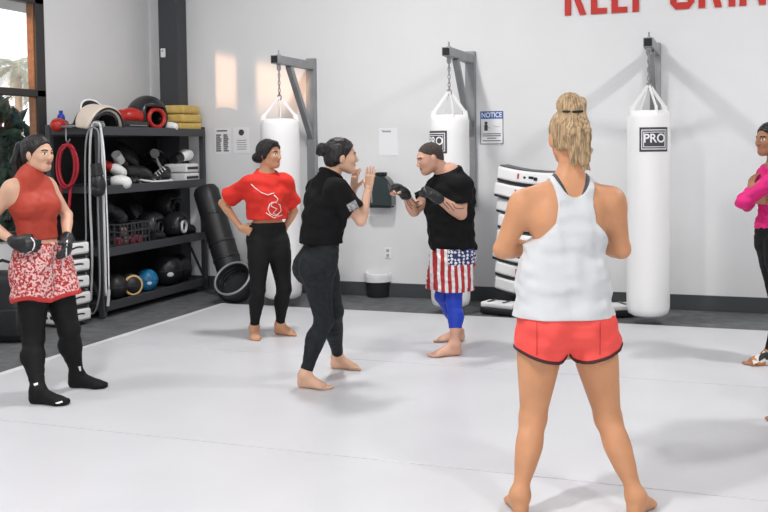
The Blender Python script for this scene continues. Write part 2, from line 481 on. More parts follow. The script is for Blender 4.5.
mxx = max(v[0] for v in tv) * 2
MB().add([(w / 2 + v[0] * w * .9 / mxx, yy - 0.003, h * .88 + v[1] * 1.05) for v in tv], tf).build('lettering', M['paper'], hd)
marks(t, [(0, 0, w, .006), (0, h - .006, w, .006), (0, 0, .006, h), (w - .006, 0, .006, h)], M['ink'], 'border', yy)
pg = MB(); pg.ell((w * .25, yy, h * .64), (.016, .002, .018)); pg.box((w * .25, yy, h * .5), (.035, .002, .06)); pg.bar((w * .28, yy, h * .53), (w * .45, yy, h * .48), .002, .014, up=(0, 1, 0))
pg.bar((w * .58, yy, h * .55), (w * .85, yy, h * .52), .002, .012, up=(0, 1, 0)); pg.build('pictogram', M['ink'], t)
marks(t, [(w * .1, h * .30, w * .8, h * .025), (w * .1, h * .24, w * .8, h * .025), (w * .3, h * .17, w * .4, h * .025), (w * .1, h * .09, w * .8, h * .025)], M['ink'], 'printing', yy)
# dispenser
a = onY(371.5, 172, YW); b = onY(396.5, 205.5, YW)
t = thing('towel_dispenser', 'dark green wall dispenser above the small waste bin', 'dispenser', ((a[0] + b[0]) / 2, YW, b[2]))
w, h = b[0] - a[0], a[2] - b[2]
poly = [(-w/2, 0), (w/2, 0), (w/2 * .98, h * .45)] + [(w/2 * .98 * math.cos(q), h * .45 + h * .47 * math.sin(q)) for q in np.linspace(0.25, math.pi - 0.25, 12)] + [(-w/2 * .98, h * .45)]
bm_ = MB().prism(poly, 0.17, Matrix(((1,0,0,0),(0,0,-1,0),(0,1,0,0),(0,0,0,1))))
bo = bm_.build('housing', M['green_tint'], t)
bv = bo.modifiers.new('bevel', 'BEVEL'); bv.width = 0.02; bv.segments = 3; bv.limit_method = 'ANGLE'
MB().box((0, -0.09, h * .95), (w * .35, 0.12, 0.035), bevel=0.008).build('top_knob', M['blackm'], t)
MB().box((0, -0.09, -0.008), (w * .86, 0.14, 0.02), bevel=0.004).build('outlet_slot', M['blackm'], t)
MB().box((-w * .28, -0.172, h * .35), (0.012, 0.004, h * .5), bevel=0.002).build('level_window', M['inkg'], t)
q = onY(161, 53, YW - .22); t = thing('wall_sensor', 'small white sensor box on the dark steel column', 'sensor', (q[0] + .03, YW - .212, q[2]))
MB().box((0, -.012, 0), (.055, .024, .10), bevel=.006).build('sensor_case', M['whitep'], t); MB().ell((0, -.026, .02), (.012, .006, .012)).build('lens', M['inkg'], t, smooth=True)
# outlet
p = onY(388, 253, YW)
t = thing('wall_outlet', 'small white wall outlet above the waste bin', 'outlet', (p[0], YW, p[2]))
MB().box((0, -0.004, 0), (0.075, 0.008, 0.115), bevel=0.003).build('cover_plate', M['whitep'], t)
for z_ in (.026, -.026): MB().box((0, -0.009, z_), (0.03, 0.003, 0.03)).build('socket', M['inkg'], t)
# bin
p = FP(379, 296, FL)
t = thing('waste_bin', 'small black waste bin with a white liner by the wall', 'bin', (p[0], p[1] - 0.03, FL))
MB().lathe([(0, 0), (.118, 0), (.125, .02), (.14, .235), (.132, .235), (.115, .03), (0, .03)], 28).build('bin_body', M['black'], t, smooth=True, auto=40)
lp = []
MB().lathe([(.141, .165), (.15, .17), (.149, .21), (.152, .25), (.143, .262), (.128, .25), (.11, .12), (0, .1)], 28).build('liner', M['bin_liner'], t, smooth=True, auto=50)

# ------------------------------------------------------------------ black shelf along the left wall
SX, SY0, SY1 = -5.66, 7.77, 9.69
sh = thing('storage_shelf', 'tall black steel shelf full of training gear against the left wall', 'shelf', (0, 0, 0))
for (px_, py_) in ((SX - .03, SY0), (SX - .03, SY1), (SX - .60, SY0), (SX - .60, SY1)):
    mb = MB().box((px_, py_, 0.92), (0.055, 0.05, 1.86), bevel=0.003)
    for k in range(22):
        mb.box((px_ + 0.0285, py_, 0.15 + k * 0.075), (0.002, 0.012, 0.028))
    mb.build('upright', M['steel_dark'], sh)
for z in (0.125, 0.65, 1.256, 1.825):
    mb = MB().box((SX - .315, (SY0 + SY1) / 2, z - .045), (0.57, SY1 - SY0 - .05, 0.03))
    mb.box((SX - .012, (SY0 + SY1) / 2, z - .04), (0.03, SY1 - SY0, 0.085), bevel=.004); mb.box((SX - .60, (SY0 + SY1) / 2, z - .04), (0.03, SY1 - SY0, 0.085), bevel=.004)
    mb.build('shelf_board', M['steel_dark'], sh)
for yy_ in (SY0, SY1):
    for z in (0.125, .65, 1.256, 1.825): MB().box((SX - .315, yy_, z - .04), (.52, .035, .06)).build('end_rail', M['steel_dark'], sh)
    MB().bar((SX - .05, yy_, .15), (SX - .58, yy_, 1.2), .025, .012, up=(0, 1, 0)).build('end_brace', M['steel_dark'], sh)
MB().box((SX - .617, (SY0 + SY1) / 2, 0.93), (0.012, SY1 - SY0, 1.75)).build('back_panel', M['blackm'], sh)

def rotz(a): return Matrix.Rotation(a, 3, 'Z')
def eul(x, y, z):
    return Matrix.Rotation(z, 3, 'Z') @ Matrix.Rotation(y, 3, 'Y') @ Matrix.Rotation(x, 3, 'X')

def boxing_glove(loc, rot, label, m1, m2, s_=1.0, group=None):
    """mitt body along +x with thumb and cuff"""
    t = thing('boxing_glove', label, 'boxing glove', loc, 0, group); t.rotation_euler = rot
    MB().ell((0.05 * s_, 0, 0), (0.095 * s_, 0.062 * s_, 0.055 * s_)).ell((0.10 * s_, 0, -0.012 * s_), (0.055 * s_, 0.06 * s_, 0.055 * s_)).build('mitt', m1, t, smooth=True)
    MB().ell((0.04 * s_, 0.055 * s_, -0.012 * s_), (0.06 * s_, 0.024 * s_, 0.026 * s_), rotz(0.25)).build('thumb', m1, t, smooth=True)
    MB().lathe([(.03 * s_, 0), (.043 * s_, 0), (.047 * s_, .06 * s_), (.05 * s_, .1 * s_), (.03 * s_, .1 * s_)], 20, Matrix.Translation((-.12 * s_, 0, 0)) @ Matrix.Rotation(math.pi / 2, 4, 'Y')).build('cuff', m2, t, smooth=True, auto=50)
    return t
def focus_mitt(loc, rot, label, m1, m2, s_=1.0, group=None):
    """oval curved striking pad with edge piping and back strap"""
    t = thing('focus_mitt', label, 'focus mitt', loc, 0, group); t.rotation_euler = rot
    MB().ell((0, 0, 0), (.13 * s_, .10 * s_, .032 * s_)).ell((0, 0, .012 * s_), (.115 * s_, .085 * s_, .028 * s_)).build('pad', m1, t, smooth=True)
    MB().tube([(.128 * s_ * math.cos(q), .098 * s_ * math.sin(q), 0) for q in np.linspace(0, 2 * math.pi, 28, endpoint=False)], .014 * s_, 8, closed=True).build('edge_roll', m2, t, smooth=True)
    MB().tube([(-.05 * s_, y_, -.03 * s_ - .03 * s_ * math.cos(y_ / s_ * 18)) for y_ in np.linspace(-.08 * s_, .08 * s_, 9)], .012 * s_, 8).build('back_strap', m2, t, smooth=True)
    return t
def arc_pad(loc, rot, label, R, w, th, ang, m1, m2):
    """thick padded band bent into an arch (a body or thai pad)"""
    t = thing('curved_pad', label, 'training pad', loc, 0); t.rotation_euler = rot
    def band(r0, r1, y0, y1, mb):
        n = 20; vs_ = []; fs_ = []
        for i in range(n + 1):
            a_ = -ang / 2 + ang * i / n
            k_ = 1.0 - 0.35 * abs(2 * i / n - 1) ** 4
            for (r_, y_) in ((r0, y0), (r1, y0), (r1, y1), (r0, y1)):
                rm = (r0 + r1) / 2
                r2 = rm + (r_ - rm) * k_
                vs_.append((r2 * math.sin(a_), y_ * k_, r2 * math.cos(a_)))
        for i in range(n):
            for j in range(4):
                fs_.append((4*i+j, 4*i+(j+1) % 4, 4*i+4+(j+1) % 4, 4*i+4+j))
        fs_ += [(0, 1, 2, 3), (4*n+3, 4*n+2, 4*n+1, 4*n)]
        return mb.add(vs_, fs_)
    o1 = band(R, R + th, -w / 2, w / 2, MB()).build('outer_pad', m1, t, smooth=True, auto=60)
    bv = o1.modifiers.new('bevel', 'BEVEL'); bv.width = th * .3; bv.segments = 3; bv.limit_method = 'ANGLE'; bv.angle_limit = 0.9
    o2 = band(R - .03, R - 0.001, -w * .42, w * .42, MB()).build('inner_pad', m2, t, smooth=True, auto=60)
    o3 = MB(); 
    for sg in (-1, 1):
        o3.tube([((R + th * .5) * math.sin(a_), sg * w * .5, (R + th * .5) * math.cos(a_)) for a_ in np.linspace(-ang * .46, ang * .46, 20)], th * .22, 8)
    o3.build('edge_piping', M['blackg'], t, smooth=True)
    return t
def helmet(loc, rz_, label, m1, m2, s_=1.0):
    t = thing('head_guard', label, 'head guard', loc, rz_)
    b = bmesh.new(); bmesh.ops.create_uvsphere(b, u_segments=28, v_segments=18, radius=1.0)
    kill = [v for v in b.verts if (v.co.x > .55 and -.55 < v.co.z < .42 and abs(v.co.y) < .62) or v.co.z < -.72]
    bmesh.ops.delete(b, geom=kill, context='VERTS')
    bmesh.ops.scale(b, vec=Vector((.125 * s_, .105 * s_, .12 * s_)), verts=b.verts)
    o = MB().bm(b).build('shell', m1, t, smooth=True)
    sd = o.modifiers.new('solid', 'SOLIDIFY'); sd.thickness = .028 * s_; sd.offset = 1
    MB().tube([(.088 * s_ + .03 * s_ * math.cos(q) * 0, .072 * s_ * math.cos(q), -.01 * s_ + .062 * s_ * math.sin(q)) for q in np.linspace(0, 2 * math.pi, 24, endpoint=False)], .016 * s_, 8, closed=True).build('face_rim', m2, t, smooth=True)
    for g_ in (-1, 1): MB().ell((.0, .112 * s_ * g_, -.01 * s_), (.035 * s_, .022 * s_, .04 * s_)).build('ear_pad', m1, t, smooth=True)
    return t
def ball(p, r, label, m1, logo=None, ring=None):
    t = thing('medicine_ball', label, 'ball', p, 0, 'balls on the bottom shelf')
    MB().ell((0, 0, r), (r, r, r), u=36, v=22).build('ball_body', m1, t, smooth=True)
    s_ = MB()
    s_.tube([(r * 1.001 * math.cos(q), r * 1.001 * math.sin(q), r) for q in np.linspace(0, 2 * math.pi, 40, endpoint=False)], .003, 6, closed=True)
    s_.build('seam', M['ink'], t, smooth=True)
    d = nrm(CAM - np.array(p))
    if ring:
        q0 = Vector(d + np.array([.25, .35, -.1])).normalized(); a_ = q0.orthogonal().normalized(); b_ = q0.cross(a_); c_ = Vector((0, 0, r)) + q0 * r * .62
        MB().tube([c_ + (a_ * math.cos(q) + b_ * math.sin(q)) * r * .79 for q in np.linspace(0, 2 * math.pi, 32, endpoint=False)], .014, 8, closed=True).build('stripe', ring, t, smooth=True)
    if logo:
        q0 = Vector(d + np.array([.2, .1, -.35])).normalized(); qq = q0.to_track_quat('Z', 'Y').to_matrix()
        mb = MB(); mb.ell(Vector((0, 0, r)) + q0 * r * .985, (r * .22, r * .16, r * .03), qq, 12, 8); mb.build('logo', M['paper'], t, smooth=True)
    return t
def S(px_, py_, X=-5.95):
    q_ = onX(px_, py_, X + .13); q_[1] = min(q_[1], 9.50)
    return q_
zT, zB, zC, zD = 1.797, 1.228, .622, .097   # board tops
# bottom shelf balls: centre pixel and pixel radius
def ballat(px_, py_, rp, X, *a, **k):
    p = S(px_, py_, X); p[1] = min(p[1], 9.46); D = float((p - CAM) @ _fw); r = rp * D / F_PX
    return ball((p[0], p[1], zD), r, *a, **k)
ballat(115, 286, 12.5, -5.98, 'black medicine ball nearest the end of the bottom shelf', M['black'])
ballat(130, 284, 11.5, -5.93, 'black medicine ball with a gold ring on the bottom shelf', M['black'], ring=M['gold'])
ballat(147, 278, 11, -5.98, 'blue medicine ball on the bottom shelf', M['blueball'], logo=True)
ballat(167, 270, 15.5, -6.0, 'large black ball with a white logo on the bottom shelf', M['black'], logo=True)
ballat(194, 268, 14, -6.03, 'plain black ball at the far end of the bottom shelf', M['black'])
# top shelf
p = S(96, 140, -5.93); arc_pad((p[0], p[1] + .05, zT - .01), (0.12, 0.0, 1.45), 'arched cream training pad with black rim over the near end of the top shelf', .20, .22, .055, 2.95, M['cream'], M['blackg'])
p = S(93, 100, -6.1); focus_mitt((p[0], p[1], zT + .18), (0.9, .9, 0.3), 'black focus mitt with white edge, topmost on the gear shelf', M['blackg'], M['whitep'], 1.1)
p = S(84, 112, -6.15); focus_mitt((p[0], p[1], zT + .045), (0, 0, .5), 'black focus mitt lying flat at the near end of the top shelf', M['blackg'], M['black'], 1.1)
p = S(110, 106, -6.15); boxing_glove((p[0], p[1], zT + .14), (0.3, .1, 1.5), 'dark red boxing glove on the top shelf, beside the white edged mitt', M['redg'], M['blackg'], 1.5)
p = S(124, 104, -6.05); boxing_glove((p[0], p[1], zT + .15), (0.2, -.1, 1.2), 'bright red boxing glove on the top shelf, beside the black head guard', M['redg'], M['redg'], 1.5)
p = S(127, 119, -5.98); t = thing('gear_pouch', 'flat black gear pouch lying under the red gloves', 'pouch', (p[0], p[1], zT), 0.0)
MB().box((0, 0, .05), (.26, .42, .1), bevel=.03, seg=4).build('pouch_body', M['black'], t, smooth=True)
MB().tube([(.135, y_, .05) for y_ in np.linspace(-.15, .15, 6)], .006, 6).build('zip', M['steel'], t)
p = S(147, 112, -6.0); helmet((p[0], p[1], zT + .15), -.2, 'large black head guard with red rim on the top shelf', M['blackg'], M['redg'], 1.55)
p = S(166, 121, -5.9); boxing_glove((p[0], p[1], zT + .055), (0, 0, .4), 'white boxing glove in front of the yellow cloths', M['whitep'], M['redg'], .85)
for k, lb in enumerate(['lowest of the folded yellow cloths on the top shelf', 'middle one of the folded yellow cloths on the top shelf', 'topmost folded yellow cloth on the top shelf']):
    p = S(179, 118, -6.0)
    t = thing('folded_cloth', lb, 'cloth', (p[0], p[1] + (k % 2) * .02, zT + .001 + k * .098), 0.08 * (k - 1), 'yellow cloths folded on the shelf')
    MB().box((0, 0, .048), (.34, .43 - .02 * k, .094), bevel=.034, seg=4).build('folded_layers', M['yellow'], t, smooth=True)
    MB().tube([(.165, y_, .048 + .004 * math.sin(y_ * 40)) for y_ in np.linspace(-.17, .17, 12)], .007, 6).build('fold_edge', M['yellow'], t, smooth=True)
p = S(60, 116, -6.3); boxing_glove((p[0], p[1], zT + .06), (0, 0, -1.2), 'dark red glove at the window end of the top shelf', M['redg'], M['blackg'], 1.1)
# second shelf
p = S(112, 170, -5.9); boxing_glove((p[0], p[1] + .02, zB + .06), (0, 0, .5), 'white boxing glove on the second shelf beside the ropes', M['whitep'], M['blackg'], 1.15)
p = S(112, 158, -6.05); boxing_glove((p[0], p[1], zB + .19), (0.3, .4, .9), 'black and white boxing glove lying high on the second shelf', M['whitep'], M['redg'], 1.05)
p = S(120, 150, -6.1); boxing_glove((p[0], p[1], zB + .24), (0.1, .7, 1.8), 'black boxing glove tipped up at the back of the second shelf', M['blackg'], M['whitep'], 1.15)
p = S(135, 165, -6.0); boxing_glove((p[0], p[1], zB + .13), (0, .1, 1.5), 'plump black boxing glove in the middle of the second shelf', M['blackg'], M['black'], 1.5)
p = S(132, 177, -5.88); boxing_glove((p[0], p[1], zB + .055), (0, 0, 1.9), 'small black glove lying at the front of the second shelf', M['blackg'], M['blackg'], .9)
p = S(150, 155, -6.15); boxing_glove((p[0], p[1], zB + .3), (0.5, .2, 2.5), 'black glove at the rear of the second shelf, below the head guard', M['blackg'], M['blackg'], 1.25)
p = S(160, 166, -5.95); t = thing('training_shoe', 'black training shoe with white sole and laces on the second shelf', 'shoe', (p[0], p[1], zB), 1.45)
MB().box((0, 0, .022), (.34, .11, .042), bevel=.018, seg=3).ell((-.15, 0, .035), (.05, .06, .035)).build('sole', M['whitep'], t, smooth=True)
MB().ell((-.1, 0, .06), (.1, .052, .05)).ell((.06, 0, .09), (.11, .05, .075)).ell((.1, 0, .13), (.06, .045, .06)).build('upper', M['blackg'], t, smooth=True)
for k in range(4):
    MB().tube([(-.09 + .04 * k, -.045, .085 + .022 * k), (-.075 + .04 * k, 0, .125 + .02 * k), (-.07 + .04 * k, .045, .085 + .022 * k)], .006, 6).build('lace', M['whitep'], t, smooth=True)
for k, lb in enumerate(['lower white striped pad at the far end of the second shelf', 'upper white striped pad at the far end of the second shelf']):
    p = S(189, 172, -5.98)
    t = thing('striped_pad', lb, 'training pad', (p[0], p[1], zB + .005 + k * .105), 0.05 * k, 'white striped pads on the second shelf')
    MB().box((0, 0, .05), (.28, .30, .098), bevel=.02, seg=3).build('pad_body', M['whitep'], t, smooth=True)
    MB().box((0.005, 0, .05), (.285, .24, .03), bevel=.008).build('stripe', M['blackg'], t)
p = S(190, 150, -5.98); boxing_glove((p[0], p[1], zB + .29), (0, -.25, 1.5), 'white and black glove on top of the two striped pads', M['whitep'], M['blackg'], 1.2)
for px_, py_, dz, ry, lb in ((128, 150, .33, .9, 'black focus mitt standing at the back of the second shelf near its left end'), (172, 150, .22, 1.1, 'black focus mitt with white edge standing behind the training shoe')):
    p = S(px_, py_, -6.22); focus_mitt((p[0], p[1], zB + dz), (0, ry, .1), lb, M['blackg'], M['whitep'] if px_ > 150 else M['black'], 1.2)
p = S(146, 170, -5.93); focus_mitt((p[0], p[1], zB + .05), (0, .15, .3), 'black focus mitt lying at the front of the second shelf beside the shoe', M['blackg'], M['whitep'], .8)
# third shelf
p = S(138, 205, -6.2); focus_mitt((p[0], p[1], zC + .30), (0, 1.0, .2), 'black mitt standing behind the basket on the third shelf', M['blackg'], M['black'], 1.3)
p = S(190, 205, -6.15); boxing_glove((p[0], p[1], zC + .24), (0, .5, 1.4), 'black glove heaped at the far end of the third shelf', M['blackg'], M['whitep'], 1.2)
p = S(124, 226, -5.96); t = thing('wire_basket', 'dark basket holding pink hand wraps on the third shelf', 'basket', (p[0], p[1], zC), 0)
mb = MB()
for k in range(9):
    y_ = -.25 + .0625 * k; mb.box((.13, y_, .12), (.008, .012, .24)); mb.box((-.13, y_, .12), (.008, .012, .24))
for k in range(5):
    x_ = -.13 + .065 * k; mb.box((x_, .25, .12), (.012, .008, .24)); mb.box((x_, -.25, .12), (.012, .008, .24))
for z in (.01, .085, .16, .235):
    mb.box((.13, 0, z), (.01, .5, .014)); mb.box((-.13, 0, z), (.01, .5, .014)); mb.box((0, .25, z), (.27, .01, .014)); mb.box((0, -.25, z), (.27, .01, .014))
mb.box((0, 0, .006), (.26, .5, .01)); mb.build('wire_cage', M['steel_dark'], t)
mw = mat('pink_wrap', (.5, .06, .09), .7); mg = mat('tan_wrap', (.35, .22, .18), .7)
for k, (yy_, zz_, mm, lb) in enumerate([(.16, .045, mw, 'bright pink hand wrap roll at the far end inside the basket'), (.05, .045, mw, 'pink hand wrap roll in the middle of the basket'), (-.06, .045, mg, 'tan hand wrap roll low inside the basket'), (-.1, .14, mg, 'tan hand wrap roll lying on top inside the basket'), (-.18, .045, mw, 'pink hand wrap roll at the near end inside the basket')]):
    o = thing('hand_wrap', lb, 'hand wrap', (p[0] + .06, p[1] + yy_, zC + zz_ + .015), .3 * k, 'hand wraps in the basket')
    MB().lathe([(.008, -.025), (.04, -.025), (.043, -.02), (.043, .02), (.04, .025), (.008, .025)], 18, Matrix.Rotation(math.pi / 2, 4, 'Y')).build('wrap_roll', mm, o, smooth=True, auto=40)
    MB().box((0, 0, .046), (.045, .03, .006)).build('tab', M['blackm'], o)
p = S(112, 200, -6.05); boxing_glove((p[0], p[1], zC + .36), (0, .6, 1.2), 'black glove on the heap above the basket', M['blackg'], M['black'], 1.3)
p = S(150, 212, -6.05); helmet((p[0], p[1], zC + .14), .3, 'black head guard on the third shelf behind the white one', M['blackg'], M['black'], 1.2)
p = S(168, 200, -6.12); helmet((p[0], p[1], zC + .34), .1, 'black head guard topmost on the third shelf', M['blackg'], M['black'], 1.15)
p = S(176, 226, -5.96); helmet((p[0], p[1], zC + .13), .2, 'black head guard with white rim at the front of the third shelf', M['blackg'], M['whitep'], 1.05)
p = S(196, 218, -6.0); boxing_glove((p[0], p[1], zC + .07), (0, 0, 1.2), 'black glove at the far end of the third shelf', M['blackg'], M['blackg'], 1.2)
p = S(157, 229, -5.9); boxing_glove((p[0], p[1], zC + .055), (0, 0, 1.7), 'black glove at the front of the third shelf beside the white rimmed guard', M['blackg'], M['blackg'], .9)

# ropes on the near end of the shelf
def rope(name, label, pts, r, m, handles=(), grip=None, cat='jump rope', knot=None):
    t = thing(name, label, cat, tuple(pts[0]))
    o = Vector(pts[0])
    MB().tube([Vector(q) - o for q in pts], r, 8).build('cord', m, t, smooth=True)
    for (a_, b_) in handles:
        MB().tube([Vector(a_) - o, Vector(b_) - o], .014, 10).build('handle', grip or M['black'], t, smooth=True, auto=50)
    return t
XF, YN = SX + .035, SY0 - .06
def Q(px_, py_, Y=YN): return Vector(onY(px_, py_, Y))
hk = thing('rope_hook', 'black hook bar fixed high on the near end of the gear shelf', 'hook')
MB().tube([Q(52, 127), Q(102, 125)], .012, 8).build('bar', M['steel'], hk, smooth=True)
MB().tube([Q(66, 127), Q(66, 140), Q(68, 143), Q(70, 139)], .007, 6).build('prong', M['steel'], hk, smooth=True)
MB().tube([Q(96, 125), Q(96, 121), Q(103, 122), Q(103, 128)], .007, 6).build('prong', M['steel'], hk, smooth=True)
YR = YN - .03
def qs(l, Y=YR): 
    # smooth catmull through pixel points
    P_ = [Q(a_, b_, Y) for a_, b_ in l]; out = []
    for i in range(len(P_) - 1):
        p0 = P_[max(i - 1, 0)]; p1 = P_[i]; p2 = P_[i + 1]; p3 = P_[min(i + 2, len(P_) - 1)]
        for k in range(6):
            u = k / 6
            out.append(.5 * ((2 * p1) + (-p0 + p2) * u + (2 * p0 - 5 * p1 + 4 * p2 - p3) * u * u + (-p0 + 3 * p1 - 3 * p2 + p3) * u ** 3))
    return out + [P_[-1]]
rope('jump_rope', 'white jump rope hanging on the front post of the gear shelf', qs([(106, 296), (105, 250), (103, 180), (101, 130), (97, 123), (92, 126), (90, 150), (90, 200), (92, 250), (91, 300)]), .012, M['whiterope'], [(Q(106, 296, YR), Q(107, 312, YR)), (Q(91, 300, YR), Q(91, 314, YR))])
rope('jump_rope', 'grey jump rope with a loop near the floor, hanging left of the white one', qs([(86, 288), (86, 230), (85, 160), (88, 132), (95, 128), (99, 140), (98, 200), (100, 280), (97, 306), (92, 314), (88, 306), (87, 296)], YR - .03), .008, M['steel'], [(Q(86, 288, YR - .03), Q(86, 300, YR - .03))], M['whiterope'])
rope('jump_rope', 'pale thin jump rope on the shelf post, its end touching the glove', qs([(109, 290), (108, 240), (106, 190), (104, 150), (101, 128)], YR - .055), .007, M['whitep'], [(Q(109, 290, YR - .055), Q(108, 306, YR - .055))], M['whiterope'])
co = []
for k in range(7):
    for q in np.linspace(0, 2 * math.pi, 20, endpoint=False):
        co.append(Q(67 + 1.5 * math.sin(k * 2.3) + (9 + .8 * math.cos(k)) * math.sin(q) , 166 - (21 + 1.2 * math.sin(k * 1.7)) * math.cos(q), YR - .012 * math.sin(q + k) - .012 * k + .02))
t = rope('jump_rope', 'coiled red jump rope hanging on the near end of the gear shelf', co, .010, M['redrope'], [(Q(62, 180, YR), Q(60, 206, YR - .03)), (Q(71, 182, YR), Q(69, 208, YR - .03))], M['redrope'])
p = Q(98, 178, YR - .1); g_ = boxing_glove((p[0], p[1], p[2]), (0, 1.45, .6), 'black training glove hanging on the shelf post beside the ropes', M['blackg'], M['blackg'], 1.15)
p = Q(49, 120, YN); t = thing('water_bottle', 'blue bottle standing at the window end of the top shelf', 'bottle', (p[0], p[1] + .18, zT))
MB().lathe([(0, 0), (.036, 0), (.038, .01), (.038, .13), (.03, .155), (.016, .165), (.016, .17), (0, .17)], 20).build('bottle_body', M['blue'], t, smooth=True, auto=50)
MB().lathe([(0, .168), (.019, .168), (.019, .195), (0, .197)], 16).build('cap', M['blue'], t, smooth=True, auto=40)

# ------------------------------------------------------------------ stacks of kick shields
def kick_shield(loc, rot, label, group, w=.56, d=.30, h=.135):
    t = thing('kick_shield', label, 'kick shield', loc, 0, group); t.rotation_euler = rot
    # bowed block: the long front face curves
    n = 12; vs_ = []; fs_ = []
    for i in range(n + 1):
        x = -w / 2 + w * i / n
        bow = -.035 * (1 - (2 * x / w) ** 2)
        for (y, z) in ((-d / 2 + bow, .012), (d / 2 + bow, .012), (d / 2 + bow, h), (-d / 2 + bow, h)):
            vs_.append((x, y, z + 0.018 * ((2 * x / w) ** 2)))
    for i in range(n):
        for j in range(4):
            fs_.append((4*i+j, 4*i+(j+1) % 4, 4*i+4+(j+1) % 4, 4*i+4+j))
    fs_ += [(0, 1, 2, 3), (4*n+3, 4*n+2, 4*n+1, 4*n)]
    o = MB().add(vs_, fs_).build('pad_body', M['white'], t, smooth=True, auto=60)
    bv = o.modifiers.new('bevel', 'BEVEL'); bv.width = .022; bv.segments = 3; bv.limit_method = 'ANGLE'; bv.angle_limit = .9
    vs2 = [(x * .97, y * .97, (z - .012) * .17 - .006 + .018 * ((2 * x / w) ** 2) * .83) for x, y, z in vs_]
    MB().add(vs2, fs_).build('backing', M['blackg'], t, smooth=True, auto=60)
    MB().add([(x * .93, y * .9 - .003, h + .001 + (.010 if z > h * .5 else 0) + .018 * ((2 * x / w) ** 2)) for x, y, z in vs_], fs_).build('top_panel', M['padtop'], t, smooth=True, auto=60)
    f_ = -d / 2 - .036
    mk = MB().box((-.07, f_ + .0, .078), (.016, .006, .05)); mk.build('red_bar', M['redmark'], t)
    mk = MB().ell((-.005, f_ + .001, .072), (.014, .004, .012)).box((.06, f_ + .002, .078), (.05, .006, .026), bevel=.006).box((.105, f_ + .004, .07), (.035, .006, .034), bevel=.008)
    mk.build('logo_marks', M['blackg'], t)
    MB().tube([(w / 2 - .004, y_, .08 + .02 * math.cos(y_ * 14)) for y_ in np.linspace(-.1, .06, 8)], .01, 6).build('side_handle', M['blackg'], t, smooth=True)
    return t
p = FP(527, 309, FL)
names = ['lowest in the tall stack', 'second from the floor in the tall stack', 'third from the floor in the tall stack', 'fourth from the floor in the tall stack', 'fifth from the floor in the tall stack', 'third from the top of the tall stack', 'second from the top of the tall stack', 'topmost in the tall stack']
tilt = .12
sx_ = [.0, .0, -.02, .02, .03, .02, .0, .03]
for k in range(8):
    ang = rotz(-.18 + .02 * math.sin(k * 2))
    if k == 0:
        base = kick_shield((p[0] + sx_[k], p[1], .125 + k * .156), (0, tilt, -.1), 'white kick shield ' + names[k] + ' behind the blonde woman', 'kick shields stacked behind the blonde woman', w=.60)
    else:
        dup(base, (p[0] + sx_[k], p[1] + .01 * math.sin(k * 1.7), .125 + k * .156), (0.0, tilt, -.1 + .05 * math.sin(k * 2.2)), 'white kick shield ' + names[k] + ' behind the blonde woman')
# sloping wedge pad the stack rests on
def thai_pad(loc, rz_, label, L=.40, tilt_=0.0, roll_=0.0):
    t = thing('thai_pad', label, 'training pad', loc, rz_); t.rotation_euler = (roll_, tilt_, rz_)
    MB().box((0, 0, .04), (L, .2, .07), bevel=.03, seg=4).build('backing', M['blackg'], t, smooth=True)
    MB().box((0, 0, .092), (L * .97, .19, .055), bevel=.025, seg=4).build('strike_face', M['whitep'], t, smooth=True)
    for sx in (-.09, .07):
        MB().box((sx, 0, .124), (.028, .15, .008), bevel=.003).build('stripe', M['blackg'], t)
    MB().tube([(L * .1 + .02 * 0, y_, -.0 + .012) for y_ in np.linspace(-.09, .09, 6)], .012, 8).build('handle_strap', M['blackm'], t, smooth=True)
    return t
q = FP(500, 314, FL); thai_pad((q[0] + .01, q[1] - .02, FL + .005), -.25, 'white and black pad on the floor leaning at the foot of the tall stack', .36, tilt_=.0)
q = FP(621, 318, FL); thai_pad((q[0] - .06, q[1] + .05, FL + .005), .5, 'white and black pad on the floor beside the right heavy bag', .34)
q = FP(560, 312, FL); thai_pad((q[0] - .05, q[1] + .12, FL + .005), .1, 'white and black pad on the floor behind the blonde woman', .5)
# left stack, by the shelf end
p = FP(70.5, 325, FL)
lk = ['lowest', 'second from the floor', 'third from the floor', 'fourth from the floor', 'topmost']
for k in range(5):
    nm = 'white kick shield, %s of the stack behind the woman in patterned shorts' % lk[k]
    if k == 0:
        b2 = kick_shield((p[0] - .10, p[1] + .02, FL + .012), (0, 0, -.15), nm, 'kick shields stacked by the shelf', w=.44, h=.125)
    else:
        dup(b2, (p[0] - .10 + .01 * math.sin(k * 3), p[1] + .02, FL + .012 + k * .155), (0, 0, -.15 + .06 * math.sin(k * 2)), nm)
# black gear bag at the left edge
q = FP(2, 344, FL)
t = thing('gear_bag', 'black gear bag on the dark floor at the left edge', 'bag', (q[0] - .1, q[1] + .15, FL), .3)
MB().box((0, 0, .3), (.5, .36, .6), bevel=.11, seg=5, taper=(.85, .8)).build('bag_body', M['black'], t, smooth=True)
MB().box((0.08, -.17, .18), (.26, .06, .24), bevel=.025, seg=3).build('front_pocket', M['blackg'], t, smooth=True)
MB().tube([(-.12, 0, .58), (-.1, 0, .66), (0, 0, .69), (.1, 0, .66), (.12, 0, .58)], .014, 8).build('handle', M['blackm'], t, smooth=True)

